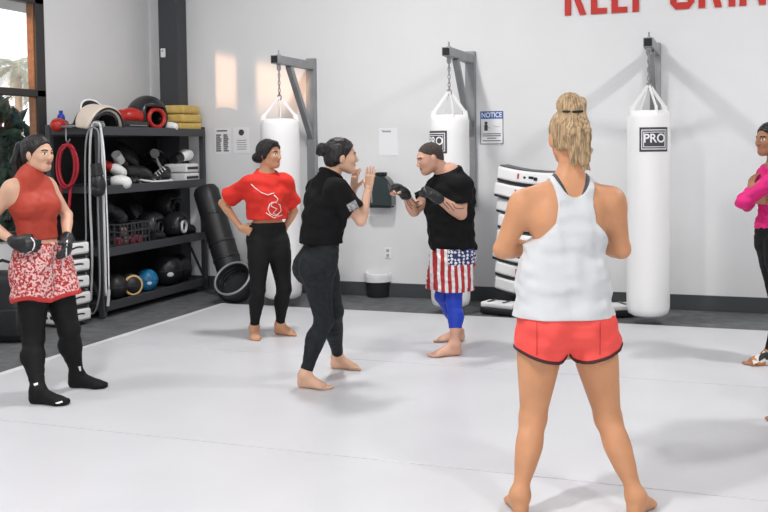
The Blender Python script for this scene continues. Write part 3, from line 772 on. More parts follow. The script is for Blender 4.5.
# ------------------------------------------------------------------ leaning black bag in its tilted round base
q0 = onY(205, 188, 9.50); q1 = onY(236, 290, 9.30)
A = Vector(q0); B = Vector(q1); dr = (A - B).normalized()
t = thing('leaning_bag', 'long black padded bag leaning between the shelf and the wall', 'punching bag', tuple(B)); t.rotation_euler = dr.to_track_quat('Z', 'Y').to_euler()
L = (A - B).length
MB().lathe([(0, .0), (.12, .0), (.14, .03)] + [(.145 + .002 * math.sin(k * 2), .03 + (L - .08) * k / 10) for k in range(1, 10)] + [(.145, L - .05), (.12, L), (0, L + .01)], 32).build('bag_body', M['black'], t, smooth=True, auto=50)
for f in (.30, .45, .72):
    MB().lathe([(.1462, L * f - .015), (.151, L * f - .012), (.151, L * f + .012), (.1462, L * f + .015)], 32).build('seam_band', M['blackg'], t, smooth=True)
q = onY(232.5, 278.5, 8.90)
t = thing('round_tub', 'round black tub with a grey rim, tipped over beside the wall', 'tub', tuple(q))
nrmv = Vector(xd(-.30, -.66, .62)); t.rotation_euler = nrmv.to_track_quat('Z', 'Y').to_euler()
MB().lathe([(0, -.20), (.13, -.20), (.20, -.17), (.225, -.10), (.225, -.03), (.215, .0), (.185, .0), (.18, -.03), (.16, -.12), (0, -.14)], 40).build('tub_body', M['black'], t, smooth=True, auto=60)
MB().tube([(.20 * math.cos(a_), .20 * math.sin(a_), .004) for a_ in np.linspace(0, 2 * math.pi, 40, endpoint=False)], .013, 8, closed=True).build('rim', M['steel'], t, smooth=True)
for k in range(3):
    MB().tube([((.172 - .01 * k) * math.cos(a_), (.172 - .01 * k) * math.sin(a_), -.05 - .03 * k) for a_ in np.linspace(0, 2 * math.pi, 32, endpoint=False)], .006, 6, closed=True).build('inner_ridge', M['blackg'], t, smooth=True)

# ------------------------------------------------------------------ outside the window
struct('sun_trim_slab', MB().box((XL - .73, 4.0, 3.28), (1.3, 13, .12)), M['steel'])  # overhang added to trim the top of the sun patches indoors
struct('sun_block_wall', MB().box((-14.0, -6.5, 1.7), (14, .4, 3.9)), mat('sun_block_matte', (.55, .5, .45), .9))  # unseen wall added to block the low sun beneath the patches
struct('ground', MB().box((-26, 8, -.25), (39, 60, .1)), M['ground'])
random.seed(11)
def bush(c, r, label, n=420, m=None):
    t = thing('hedge_bush', label, 'bush', (c[0], c[1], -.2))
    mb = MB()
    for k in range(n):
        v = Vector((random.gauss(0, 1), random.gauss(0, 1), random.gauss(0, 1))).normalized() * (random.random() ** .33)
        p_ = Vector((v.x * r[0], v.y * r[1], r[2] + v.z * r[2] * .95))
        a_ = Vector((random.gauss(0, 1), random.gauss(0, 1), random.gauss(0, 1))).normalized(); b_ = a_.orthogonal().normalized(); s_ = .05 + .06 * random.random()
        cr = a_.cross(b_)
        mb.add([p_ - a_ * s_ * 1.7, p_ + b_ * s_ * .6, p_ + a_ * s_ * 1.7, p_ - b_ * s_ * .6, p_ + cr * s_ * .15], [(0, 1, 4), (1, 2, 4), (2, 3, 4), (3, 0, 4)])
    mb.build('foliage', m or M['leaf'], t)
    mb = MB()
    for k in range(6):
        mb.tube([(0, 0, 0), (random.uniform(-.5, .5) * r[0], random.uniform(-.5, .5) * r[1], r[2] * 1.2)], .02, 6)
    mb.build('stems', M['trunk'], t)
    return t
bush((-7.7, 8.5), (.6, .75, 1.24), 'dark green bush right outside the lower window pane', 1500)
bush((-8.2, 7.0), (.55, .7, 1.05), 'dark green bush outside, further along the window from the first', 900)
bush((-8.2, 5.2), (.55, .9, 1.1), 'dark green bush outside the second window', 900)
pt = onX(16, 70, -22.0)
t = thing('palm_tree', 'pale palm tree outside seen through the upper window pane', 'tree', (pt[0], pt[1], -.2))
hp = pt[2] + .3
MB().tube([(0.1 * math.sin(z), 0, z * hp) for z in np.linspace(0, 1, 10)], [.17 - .07 * z for z in np.linspace(0, 1, 10)], 10).build('trunk', M['trunk'], t, smooth=True)
for k in range(22):
    a_ = k * 2.4; el = -.5 + 1.5 * ((k * 7) % 22) / 22
    mb = MB(); prev = Vector((0, 0, hp)); pts_ = [prev]
    for i in range(9):
        e2 = el - .2 * i
        prev = prev + Vector((math.cos(a_) * math.cos(e2), math.sin(a_) * math.cos(e2), math.sin(e2))) * .16
        pts_.append(prev)
    side = Vector((-math.sin(a_), math.cos(a_), 0))
    mb.tube(pts_, .018, 5)
    for i in range(1, 10):
        wv = .42 * math.sin(math.pi * (i + .5) / 11)
        dv = (pts_[i] - pts_[i - 1]).normalized()
        for sg in (-1, 1):
            for u in (0, .5):
                b0 = pts_[i] - dv * .16 * u
                mb.add([b0 - dv * .03, b0 + dv * .03, b0 + side * sg * wv + dv * .15 - Vector((0, 0, wv * .4)), b0 + Vector((0, 0, .01))], [(0, 1, 2), (0, 2, 3), (1, 3, 2)])
    mb.build('frond', M['palmleaf'], t)
#PEOPLE
# ------------------------------------------------------------------ bodies: smooth-blended fields turned into one surface
def pchip(t, y, n=96):
    t = np.asarray(t, float); y = np.asarray(y, float)
    h = np.diff(t); dl = np.diff(y) / h
    m = np.zeros_like(y); m[0], m[-1] = dl[0], dl[-1]
    for i in range(1, len(y) - 1):
        m[i] = 0 if dl[i-1] * dl[i] <= 0 else 2 * dl[i-1] * dl[i] / (dl[i-1] + dl[i])
    x = np.linspace(t[0], t[-1], n); i = np.clip(np.searchsorted(t, x) - 1, 0, len(h) - 1)
    u = (x - t[i]) / h[i]; hh = h[i]
    return (2*u**3 - 3*u**2 + 1) * y[i] + (u**3 - 2*u**2 + u) * hh * m[i] + (-2*u**3 + 3*u**2) * y[i+1] + (u**3 - u**2) * hh * m[i+1]
class Prim:
    __slots__ = ('tag', 'fn', 'lo', 'hi', 'k', 'cutters')
    def __init__(s, tag, fn, lo, hi, k):
        s.tag, s.fn, s.lo, s.hi, s.k, s.cutters = tag, fn, np.asarray(lo, float), np.asarray(hi, float), k, []
    def clone(s, *cutters, k=None):
        p = Prim(s.tag, s.fn, s.lo, s.hi, s.k if k is None else k); p.cutters = s.cutters + list(cutters); return p
def loft(tag, A, B, front, prof, k=0.03, pw=2.0):
    """tapering limb; prof rows are (t, half width, half depth, side offset, front offset)"""
    A = np.asarray(A, float); B = np.asarray(B, float); L = np.linalg.norm(B - A); w = (B - A) / L
    f = np.asarray(front, float); f = f - w * (f @ w); f = f / np.linalg.norm(f); s_ = np.cross(f, w)
    prof = [tuple(r) + (0.0,) * (5 - len(r)) for r in prof]
    T = [r[0] for r in prof]; tab = [pchip(T, [r[i] for r in prof]).astype(np.float32) for i in (1, 2, 3, 4)]
    t0, t1 = T[0], T[-1]; tt = np.linspace(t0, t1, 96).astype(np.float32)
    rm = max(max(r[1] + abs(r[3]), r[2] + abs(r[4])) for r in prof)
    pts = np.array([A + w * L * t0, A + w * L * t1])
    def fn(X, Y, Z):
        vx, vy, vz = X - A[0], Y - A[1], Z - A[2]
        t = (vx * w[0] + vy * w[1] + vz * w[2]) / L
        tc = np.clip(t, t0, t1)
        rx, ry, ox, oy = (np.interp(tc, tt, q).astype(np.float32) for q in tab)
        a = vx * s_[0] + vy * s_[1] + vz * s_[2] - ox
        b = vx * f[0] + vy * f[1] + vz * f[2] - oy
        e = (t - tc) * L; r = np.minimum(rx, ry)
        if pw == 2.0:
            q = np.sqrt((a / rx) ** 2 + (b / ry) ** 2 + (e / r) ** 2)
        else:
            q = (np.abs(a / rx) ** pw + np.abs(b / ry) ** pw + np.abs(e / r) ** pw) ** (1 / pw)
        return (q - 1) * r
    return Prim(tag, fn, pts.min(0) - rm, pts.max(0) + rm, k)
def cone(tag, A, B, ra, rb, k=0.02):
    A = np.asarray(A, float); B = np.asarray(B, float); v = B - A; L2 = max(v @ v, 1e-9); rm = max(ra, rb)
    def fn(X, Y, Z):
        t = np.clip(((X - A[0]) * v[0] + (Y - A[1]) * v[1] + (Z - A[2]) * v[2]) / L2, 0, 1)
        return np.sqrt((X - A[0] - t * v[0]) ** 2 + (Y - A[1] - t * v[1]) ** 2 + (Z - A[2] - t * v[2]) ** 2) - (ra + (rb - ra) * t)
    return Prim(tag, fn, np.minimum(A, B) - rm, np.maximum(A, B) + rm, k)
def ellp(tag, c, r, axes, k=0.02):
    c = np.asarray(c, float); r = np.asarray(r, float); ax = [np.asarray(a, float) for a in axes]; rm = r.max(); mn = r.min()
    def fn(X, Y, Z):
        vx, vy, vz = X - c[0], Y - c[1], Z - c[2]
        q = 0
        for a, rr in zip(ax, r):
            q = q + ((vx * a[0] + vy * a[1] + vz * a[2]) / rr) ** 2
        return (np.sqrt(q) - 1) * mn
    return Prim(tag, fn, c - rm, c + rm, k)
def plane(p, n):
    """keeps the side the normal points away from"""
    p = np.asarray(p, float); n = nrm(n)
    return lambda X, Y, Z: (X - p[0]) * n[0] + (Y - p[1]) * n[1] + (Z - p[2]) * n[2]
def field(prims, lo, hi, res, off=0.0):
    lo = np.asarray(lo, float); n = np.ceil((np.asarray(hi) - lo) / res).astype(int) + 1
    D = np.full(n, 0.25, np.float32)
    ax = [(lo[i] + res * np.arange(n[i])).astype(np.float32) for i in range(3)]
    for p in prims:
        pad = p.k + off + 0.03
        i0 = np.clip(np.floor((p.lo - pad - lo) / res).astype(int), 0, n); i1 = np.clip(np.ceil((p.hi + pad - lo) / res).astype(int) + 1, 0, n)
        if (i1 <= i0).any(): continue
        sl = tuple(slice(a, b) for a, b in zip(i0, i1))
        X = ax[0][sl[0]][:, None, None]; Y = ax[1][sl[1]][None, :, None]; Z = ax[2][sl[2]][None, None, :]
        d = p.fn(X, Y, Z) - off
        for c in p.cutters:
            d = np.maximum(d, c(X, Y, Z))
        o = D[sl]
        if p.k < 0:                                    # carve
            kk = -p.k; h = np.maximum(kk - np.abs(o + d), 0) / kk
            D[sl] = np.maximum(o, -d) + h * h * kk * .25
        else:
            h = np.maximum(p.k - np.abs(o - d), 0) / max(p.k, 1e-6)
            D[sl] = np.minimum(o, d) - h * h * p.k * .25
    return D, lo, ax
_corn = [(0,0,0),(1,0,0),(0,1,0),(1,1,0),(0,0,1),(1,0,1),(0,1,1),(1,1,1)]
_edge = [(0,1),(2,3),(4,5),(6,7),(0,2),(1,3),(4,6),(5,7),(0,4),(1,5),(2,6),(3,7)]
def surfnet(D, lo, res):
    D = np.pad(D, 1, constant_values=0.25); lo = np.asarray(lo) - res
    S = D < 0; nx, ny, nz = D.shape
    cnt = np.zeros((nx-1, ny-1, nz-1), np.uint8)
    for (i, j, k) in _corn: cnt += S[i:nx-1+i, j:ny-1+j, k:nz-1+k]
    act = (cnt > 0) & (cnt < 8)
    idx = np.argwhere(act); vid = np.full(act.shape, -1, np.int64); vid[act] = np.arange(len(idx))
    cd = np.stack([D[idx[:,0]+i, idx[:,1]+j, idx[:,2]+k] for (i, j, k) in _corn], 1)
    pos = np.zeros((len(idx), 3)); n = np.zeros(len(idx))
    for a, b in _edge:
        da, db = cd[:, a], cd[:, b]; m = (da < 0) != (db < 0)
        t = np.where(m, da / np.where(m, da - db, 1), 0)
        ca, cb = np.array(_corn[a]), np.array(_corn[b])
        pos += m[:, None] * (ca + t[:, None] * (cb - ca)); n += m
    V = lo + res * (idx + pos / n[:, None])
    F_ = []
    for axis in range(3):
        sh = [slice(1, -1)] * 3; sh[axis] = slice(0, -1)
        s0 = S[tuple(sh)]; sh2 = list(sh); sh2[axis] = slice(1, None); s1 = S[tuple(sh2)]
        e = np.argwhere(s0 != s1)
        if len(e) == 0: continue
        flip = s0[tuple(e.T)]
        b = e.copy()
        for q in range(3):
            if q != axis: b[:, q] += 1
        u, v = (axis + 1) % 3, (axis + 2) % 3
        def c(du, dv):
            z = b.copy(); z[:, u] -= du; z[:, v] -= dv
            return vid[z[:, 0], z[:, 1], z[:, 2]]
        q = np.stack([c(1, 1), c(0, 1), c(0, 0), c(1, 0)], 1)
        q[~flip] = q[~flip][:, ::-1]
        F_.append(q)
    return V, np.concatenate(F_)
def smooth_v(V, F_, it=1):
    for _ in range(it):
        acc = np.zeros_like(V); n = np.zeros(len(V))
        for a, b in ((0,1),(1,2),(2,3),(3,0)):
            np.add.at(acc, F_[:, a], V[F_[:, b]]); np.add.at(acc, F_[:, b], V[F_[:, a]])
            n += np.bincount(F_[:, a], minlength=len(V)) + np.bincount(F_[:, b], minlength=len(V))
        V = V * .5 + .5 * acc / n[:, None]
    return V
def nmesh(name, V, F_, mats, parent, matidx=None, origin=None):
    o0 = np.zeros(3) if origin is None else np.asarray(origin)
    me = bpy.data.meshes.new(name)
    me.vertices.add(len(V)); me.vertices.foreach_set('co', (V - o0).astype(np.float32).ravel())
    me.loops.add(F_.size); me.loops.foreach_set('vertex_index', F_.astype(np.int32).ravel())
    me.polygons.add(len(F_)); me.polygons.foreach_set('loop_start', np.arange(0, F_.size, 4, dtype=np.int32))
    me.polygons.foreach_set('use_smooth', np.ones(len(F_), bool))
    for m in (mats if isinstance(mats, (list, tuple)) else [mats]): me.materials.append(m)
    if matidx is not None: me.polygons.foreach_set('material_index', matidx.astype(np.int32))
    me.update(calc_edges=True); me.validate()
    o = bpy.data.objects.new(name, me); C.objects.link(o)
    if parent is not None: o.parent = parent
    return o
_rw = np.random.RandomState(5)
_waves = [(_rw.normal(size=3), _rw.uniform(0, 6.28)) for _ in range(10)]
def wrinkle(X, Y, Z, amp, wl):
    d = 0
    for i, (kv, ph) in enumerate(_waves):
        kv = kv / np.linalg.norm(kv) * 2 * math.pi / (wl * (0.6 + 0.12 * i))
        d = d + np.sin(X * kv[0] + Y * kv[1] + Z * kv[2] + ph + 1.3 * np.sin((X * kv[1] - Y * kv[2] + Z * kv[0]) * .5))
    return d * amp / 3
def bounds(prims, pad=.05):
    return np.min([p.lo for p in prims], 0) - pad, np.max([p.hi for p in prims], 0) + pad
def garment(name, prims, off, cuts, m, parent, res=.006, amp=0.0, wl=.12, zmin=None, it=1):
    lo, hi = bounds(prims, off + .03)
    D, lo, ax = field(prims, lo, hi, res, off)
    X, Y, Z = ax[0][:, None, None], ax[1][None, :, None], ax[2][None, None, :]
    if amp: D = D + wrinkle(X, Y, Z, amp, wl).astype(np.float32)
    for c in cuts:
        D = np.maximum(D, c(X, Y, Z).astype(np.float32))
    V, F_ = surfnet(D, lo, res)
    V = smooth_v(V, F_, it)
    return nmesh(name, V, F_, m, parent, origin=np.asarray(parent_loc(parent)))
def hand(tag, wr, d, n, side, sc=1.0, curl=(.25, .35, .3), spread=.10, thumb=.6, thumb_in=.3):
    """palm, four fingers, thumb. d = towards the fingers, n = out of the palm, side = +1 when the thumb lies along n x d"""
    d = nrm(d); n = np.asarray(n, float); n = nrm(n - d * (n @ d)); t = np.cross(n, d) * side
    P = []
    wr = np.asarray(wr, float); kn = wr + d * .088 * sc
    P.append(loft(tag, wr - d * .01, kn, n, [(0, .026*sc, .02*sc), (.45, .036*sc, .017*sc), (1, .040*sc, .0135*sc)], .012))
    for i, (off, ln, r) in enumerate(((.030, .070, .0088), (.0105, .080, .0092), (-.010, .074, .0088), (-.029, .058, .0078))):
        b = kn + t * off * sc - d * .004; ang = spread * (1.5 - i)
        dd = nrm(d + t * ang * .5); p = b; a = 0
        for seg, (fr, cu) in enumerate(zip((.48, .30, .22), curl)):
            a += cu; v = dd * math.cos(a) + n * math.sin(a)
            q = p + v * ln * fr * sc * 1.05
            P.append(cone(tag, p, q, r * sc * (1 - .1 * seg), r * sc * (.9 - .1 * seg), .004)); p = q
    b = wr + d * .022 * sc + t * .026 * sc + n * .006
    v = nrm(d * (1 - thumb * .6) + t * thumb + n * thumb_in); m_ = b + v * .042 * sc
    P.append(cone(tag, b, m_, .0135 * sc, .0105 * sc, .012))
    v2 = nrm(d * .85 + t * thumb * .35 + n * (thumb_in + .15)); P.append(cone(tag, m_, m_ + v2 * .034 * sc, .0105 * sc, .0082 * sc, .005))
    return P
def foot(tag, heel, toe, ank, sock=False, sc=1.0):
    heel = np.asarray(heel, float).copy(); toe = np.asarray(toe, float).copy(); heel[2] = toe[2] = 0
    d = nrm(toe - heel); L = np.linalg.norm(toe - heel); s_ = np.cross(UP, d)
    P = []
    P.append(loft(tag, heel + d * .032 + UP * .034, heel + d * (L * .74) + UP * .021, UP, [(0, .029*sc, .033), (.4, .031*sc, .03), (.75, .039*sc, .025), (1, .041*sc, .02)], .02))
    P.append(cone(tag, np.asarray(ank) - UP * .005 - d * .004, heel + d * (L * .62) + UP * .034, .036 * sc, .022, .035))
    P.append(ellp(tag, np.asarray(ank) + UP * .0, (.033*sc, .037*sc, .03), (d, s_, UP), .03))
    P.append(ellp(tag, heel + d * .036 + UP * .032, (.036, .031, .034), (d, s_, UP), .02))
    if sock:
        P.append(loft(tag, heel + d * (L * .72) + UP * .021, heel + d * (L - .028) + UP * .018, UP, [(0, .041*sc, .021), (1, .034*sc, .018)], .02))
    else:
        P.append(loft(tag, heel + d * (L * .7) + UP * .019, heel + d * (L - .055) + UP * .015, UP, [(0, .041*sc, .019), (1, .039*sc, .013)], .015))
        return P, d, s_, L
    return P, d, s_, L
def toes(tag, heel, d, s_, L, inner, sc=1.0):
    """inner = +1 if the big toe lies along +s_"""
    P = []
    for i, (off, l, r) in enumerate(((.027, 0.0, .0125), (.009, -.006, .0092), (-.007, -.016, .0088), (-.021, -.027, .0085), (-.033, -.040, .0085))):
        e = heel + d * (L + l - .010) + s_ * off * inner * sc + UP * (r * .95); b = heel + d * (L + l * .8 - .06) + s_ * off * .9 * inner * sc + UP * .016
        P.append(cone(tag, b, e, .011, r, .006))
    return P
def head(Cc, f, u, nb, sc=1.0, male=False):
    """Cc = eye level centre, f = facing, u = crown direction, nb = base of the neck"""
    f = nrm(f); u = np.asarray(u, float); u = nrm(u - f * (u @ f)); s_ = np.cross(f, u); ax = (s_, f, u)
    Cc = np.asarray(Cc, float)
    def p(a, b, c): return Cc + (s_ * a + f * b + u * c) * sc
    P = []; jw = 1.12 if male else 1.0
    P.append(ellp('head', p(0, -.014, .025), np.array((.074, .094, .086)) * sc, ax, .02))
    P.append(ellp('head', p(0, .03, -.03), np.array((.058 * jw, .062, .078)) * sc, ax, .04))
    P.append(ellp('head', p(0, .062, -.092), np.array((.026 * jw, .024, .022)) * sc, ax, .035))
    for g in (-1, 1):
        P.append(cone('head', p(.05 * g * jw, .002, -.058), p(.018 * g * jw, .062, -.094), .016 * sc, .013 * sc, .03))
        P.append(ellp('head', p(.036 * g, .066, -.028), np.array((.02, .018, .02)) * sc, ax, .025))
        P.append(cone('head', p(.016 * g, .085, .02), p(.045 * g, .07, .017), .0085 * sc, .007 * sc, .016))
        P.append(Prim('head', ellp('', p(.032 * g, .092, .0), np.array((.0165, .014, .0115)) * sc, ax).fn, p(.032 * g, .092, 0) - .02, p(.032 * g, .092, 0) + .02, -.012))
        P.append(ellp('head', p(.031 * g, .0735, .0), np.array((.0125, .0118, .0105)) * sc, ax, .003))
        ea = nrm(s_ * .93 * g - f * .2)
        P.append(ellp('head', p(.077 * g, -.008, -.014), np.array((.012, .021, .034)) * sc, (ea, nrm(np.cross(u, ea)), u), .008))
        P.append(ellp('head', p(.010 * g, .098, -.036), np.array((.008, .009, .007)) * sc, ax, .006))
    P.append(cone('head', p(0, .086, .008), p(0, .105, -.03), .0075 * sc, .0105 * sc, .014))
    P.append(ellp('head', p(0, .086, -.0585), np.array((.021, .010, .0062)) * sc, ax, .006))
    P.append(ellp('head', p(0, .0845, -.0685), np.array((.019, .010, .007)) * sc, ax, .006))
    r = .060 if male else .050
    P.append(loft('neck', nb, p(0, -.02, -.045), f, [(-.15, r * 1.25, r * 1.1), (.3, r * 1.03, r * 1.05), (1, r * .98, r * 1.02)], .035))
    def midx(Vc):
        q = (Vc - Cc) / sc; a, b, c = q @ s_, q @ f, q @ u
        m = np.zeros(len(Vc), int)
        m[(np.abs(c + .0635) < .0115 - .010 * (np.abs(a) / .026) ** 2) & (np.abs(a) < .026) & (b > .07)] = 1
        ey = (np.abs(np.abs(a) - .031) < .0145) & (np.abs(c) < .0072) & (b > .068)
        m[ey] = 2; m[ey & (np.abs(np.abs(a) - .031) < .0062)] = 3
        m[ey & (c > .0042)] = 3
        m[(np.abs(np.abs(a) - .034) < .019) & (np.abs(c - .0215 + .25 * (np.abs(a) - .034) ** 2 / .02) < .0042) & (b > .055)] = 4
        return m
    return P, p, (s_, f, u), midx
MLIP = mat('lips', (.42, .13, .11), .4); MEYE = mat('eye_white', (.75, .73, .7), .25); MIRIS = mat('eye_dark', (.03, .02, .016), .25); MBROW = mat('eyebrow_hair', (.03, .02, .015), .8)
def hairmat(name, col, var, rough):
    m = mat(name, col, rough); nt = m.node_tree; b = nt.nodes['Principled BSDF']; N = nt.nodes.new; Lk = nt.links.new
    tc = N('ShaderNodeTexCoord'); mp = N('ShaderNodeMapping'); mp.inputs['Scale'].default_value = (150, 150, 7); Lk(tc.outputs['Object'], mp.inputs['Vector'])
    n = N('ShaderNodeTexNoise'); n.inputs['Scale'].default_value = 1.0; n.inputs['Detail'].default_value = 4; Lk(mp.outputs['Vector'], n.inputs['Vector'])
    r = N('ShaderNodeValToRGB'); r.color_ramp.elements[0].position = .32; r.color_ramp.elements[1].position = .68
    r.color_ramp.elements[0].color = (*[c * (1 - var) for c in col], 1); r.color_ramp.elements[1].color = (*[min(1, c * (1 + var)) for c in col], 1)
    Lk(n.outputs['Fac'], r.inputs['Fac']); Lk(r.outputs['Color'], b.inputs['Base Color'])
    bp = N('ShaderNodeBump'); bp.inputs['Strength'].default_value = .5; bp.inputs['Distance'].default_value = .006; Lk(n.outputs['Fac'], bp.inputs['Height']); Lk(bp.outputs['Normal'], b.inputs['Normal'])
    return m
MHAIR = hairmat('dark_hair', (.012, .010, .010), .5, .4)
MBLOND = hairmat('blonde_hair', (.40, .27, .15), .6, .5)
MCROP = mat('cropped_hair', (.055, .042, .036), .85, var=.3, vscale=80, bump=.4, bscale=160)

def limb_leg(H, K, A, ff, w=1.0, calf=1.0, tag='leg'):
    P = [loft(tag + 'T', H, K, ff, [(0, .088*w, .092*w), (.25, .086*w, .09*w, 0, .004), (.6, .07*w, .074*w), (.88, .056*w, .06*w), (1, .052*w, .056*w)], .022)]
    P.append(loft(tag + 'S', K, A, ff, [(0, .051*w, .054*w), (.12, .050*w, .053*w, 0, -.004), (.33, .056*w*calf, .06*w*calf, 0, -.014), (.6, .044*w, .046*w, 0, -.008), (.85, .032*w, .035*w), (1, .032*w, .036*w)], .025))
    return P
def limb_arm(S_, E_, Wr, fr, w=1.0, tag='arm'):
    P = [loft(tag + 'U', S_, E_, fr, [(0, .047*w, .05*w), (.2, .049*w, .052*w), (.5, .043*w, .047*w, 0, .003), (.85, .036*w, .037*w), (1, .034*w, .035*w)], .03)]
    ff = np.cross(np.asarray(Wr) - np.asarray(E_), np.asarray(E_) - np.asarray(S_)); ff = ff if np.linalg.norm(ff) > 1e-3 else np.asarray(fr)
    P.append(loft(tag + 'F', E_, Wr, ff, [(0, .035*w, .034*w), (.25, .040*w, .038*w), (.6, .032*w, .03*w), (1, .025*w, .021*w)], .018))
    return P
def torso(A, B, front, prof, shl, shr, bust=0.0, butt=.0, hipL=None, hipR=None, w=1.0, male=False, k=.04):
    A = np.asarray(A, float); B = np.asarray(B, float); up_ = nrm(B - A)
    f = np.asarray(front, float); f = nrm(f - up_ * (f @ up_)); s_ = np.cross(f, up_); L = np.linalg.norm(B - A)
    P = [loft('torso', A, B, f, prof, k, pw=2.3)]
    for s0 in (shl, shr):
        s0 = np.asarray(s0, float)
        P.append(cone('shoulder', B - up_ * .03, s0, .05 * w, .048 * w, .05))
        P.append(cone('shoulder', A + up_ * L * .78 + (s0 - B) * .45, s0 - up_ * .02, .07 * w, .045 * w, .06))
    if bust:
        for g in (-1, 1): P.append(ellp('torso', A + up_ * L * .70 + s_ * .068 * g * w + f * .075 * w, np.array((.062, .058, .062)) * bust, (s_, f, up_), .04))
    if butt:
        for g in (-1, 1): P.append(ellp('butt', A + up_ * L * .06 + s_ * .07 * g * w - f * .062 * w, np.array((.082, .082, .092)) * butt, (s_, f, up_), .05))
    return P, (s_, f, up_), L

ARM_LEN = []
class Person:
    def __init__(s, label, skin_m, base, brow=None):
        s.root = thing('person', label, 'person', tuple(base)); s.base = np.asarray(base, float)
        s.P = []; s.skin = skin_m; s.brow = brow or MBROW; s.fine = []
    def body(s, res, headbits, neck_cut, hands=()):
        """one mesh: trunk and limbs at res, head and hands at a finer step, meeting at the neck and wrists"""
        Cc, axs, midx = headbits; u = axs[2]; nc = np.asarray(neck_cut, float)
        Vs, Fs, Ms = [], [], []; o = 0
        def emit(prims, res_, mf=None, it=0):
            nonlocal o
            lo, hi = bounds(prims, .03)
            D, lo, ax = field(prims, lo, hi, res_)
            D = np.maximum(D, .002 - ax[2][None, None, :])
            V, F_ = surfnet(D, lo, res_)
            if it: V = smooth_v(V, F_, it)
            Vs.append(V); Fs.append(F_ + o); Ms.append(mf(V[F_].mean(1)) if mf else np.zeros(len(F_), int)); o += len(V)
        hp = {}
        for (wv, dv, ht, ft) in hands: hp[ht] = 1; hp[ft] = (np.asarray(wv, float), nrm(dv))
        main = []
        for p in s.P:
            if p.tag == 'head' or hp.get(p.tag) == 1: continue
            if p.tag == 'neck': p = p.clone(plane(nc + u * .004, u))
            elif p.tag in hp: p = p.clone(plane(hp[p.tag][0] + hp[p.tag][1] * .004, hp[p.tag][1]))
            main.append(p)
        emit(main, res, None, 1)
        emit([p for p in s.P if p.tag == 'head'][:3] + [p.clone(plane(nc - u * .004, -u)) for p in s.P if p.tag == 'neck'] + [p for p in s.P if p.tag == 'head'][3:], .0032, midx)
        for (wv, dv, ht, ft) in hands:
            wv = np.asarray(wv, float); dv = nrm(dv)
            emit([p.clone(plane(wv - dv * .004, -dv)) for p in s.P if p.tag == ft] + [p for p in s.P if p.tag == ht], .0036)
        V = np.concatenate(Vs); F_ = np.concatenate(Fs)
        return nmesh('body', V, F_, [s.skin, MLIP, MEYE, MIRIS, s.brow], s.root, np.concatenate(Ms), origin=s.base)
    def get(s, *tags):
        return [p for p in s.P if p.tag in tags]
def surf_ribbon(name, obj, pts, r, m, parent, ray_from=None):
    """thin line lying on a garment: points are pixels, found on the surface"""
    dg = bpy.context.evaluated_depsgraph_get(); dg.update()
    mw_ = obj.matrix_world if obj.parent is None else Matrix.Translation(obj.parent.location)
    me = obj.data; bvh = BVHTree.FromPolygons([mw_ @ v.co for v in me.vertices], [tuple(p_.vertices) for p_ in me.polygons])
    mb = MB(); off = Vector(parent_loc(parent))
    for line in pts:
        out = []
        for (x, y) in line:
            d = Vector(ray(x, y)).normalized(); h = bvh.ray_cast(Vector(CAM), d)
            if h[0] is not None: out.append(h[0] + h[1] * (.001 if h[1].dot(d) < 0 else -.001) - off)
        if len(out) > 1: mb.tube(out, r, 6)
    return mb.build(name, m, parent, smooth=True)
def parent_loc(o):
    v = Vector((0, 0, 0))
    while o is not None:
        v = v + o.location; o = o.parent
    return v
def surf_patch(name, obj, quad, m, parent, n=8, lift=.003):
    mw_ = Matrix.Translation(parent_loc(obj))
    me = obj.data; bvh = BVHTree.FromPolygons([mw_ @ v.co for v in me.vertices], [tuple(p_.vertices) for p_ in me.polygons])
    off = parent_loc(parent); vs_ = []; ok = True
    for i in range(n + 1):
        for j in range(n + 1):
            u, v = i / n, j / n
            x = (1-u)*(1-v)*quad[0][0] + u*(1-v)*quad[1][0] + u*v*quad[2][0] + (1-u)*v*quad[3][0]
            y = (1-u)*(1-v)*quad[0][1] + u*(1-v)*quad[1][1] + u*v*quad[2][1] + (1-u)*v*quad[3][1]
            d = Vector(ray(x, y)).normalized(); h = bvh.ray_cast(Vector(CAM), d)
            if h[0] is None: vs_.append(None); continue
            nn = h[1] if h[1].dot(d) < 0 else -h[1]
            vs_.append(h[0] + nn * lift - off)
    fs_ = [(i*(n+1)+j, (i+1)*(n+1)+j, (i+1)*(n+1)+j+1, i*(n+1)+j+1) for i in range(n) for j in range(n)]
    fs_ = [f for f in fs_ if all(vs_[q] is not None for q in f)]
    vs_ = [v if v is not None else Vector((0, 0, 0)) for v in vs_]
    return MB().add(vs_, fs_).build(name, m, parent, smooth=True)
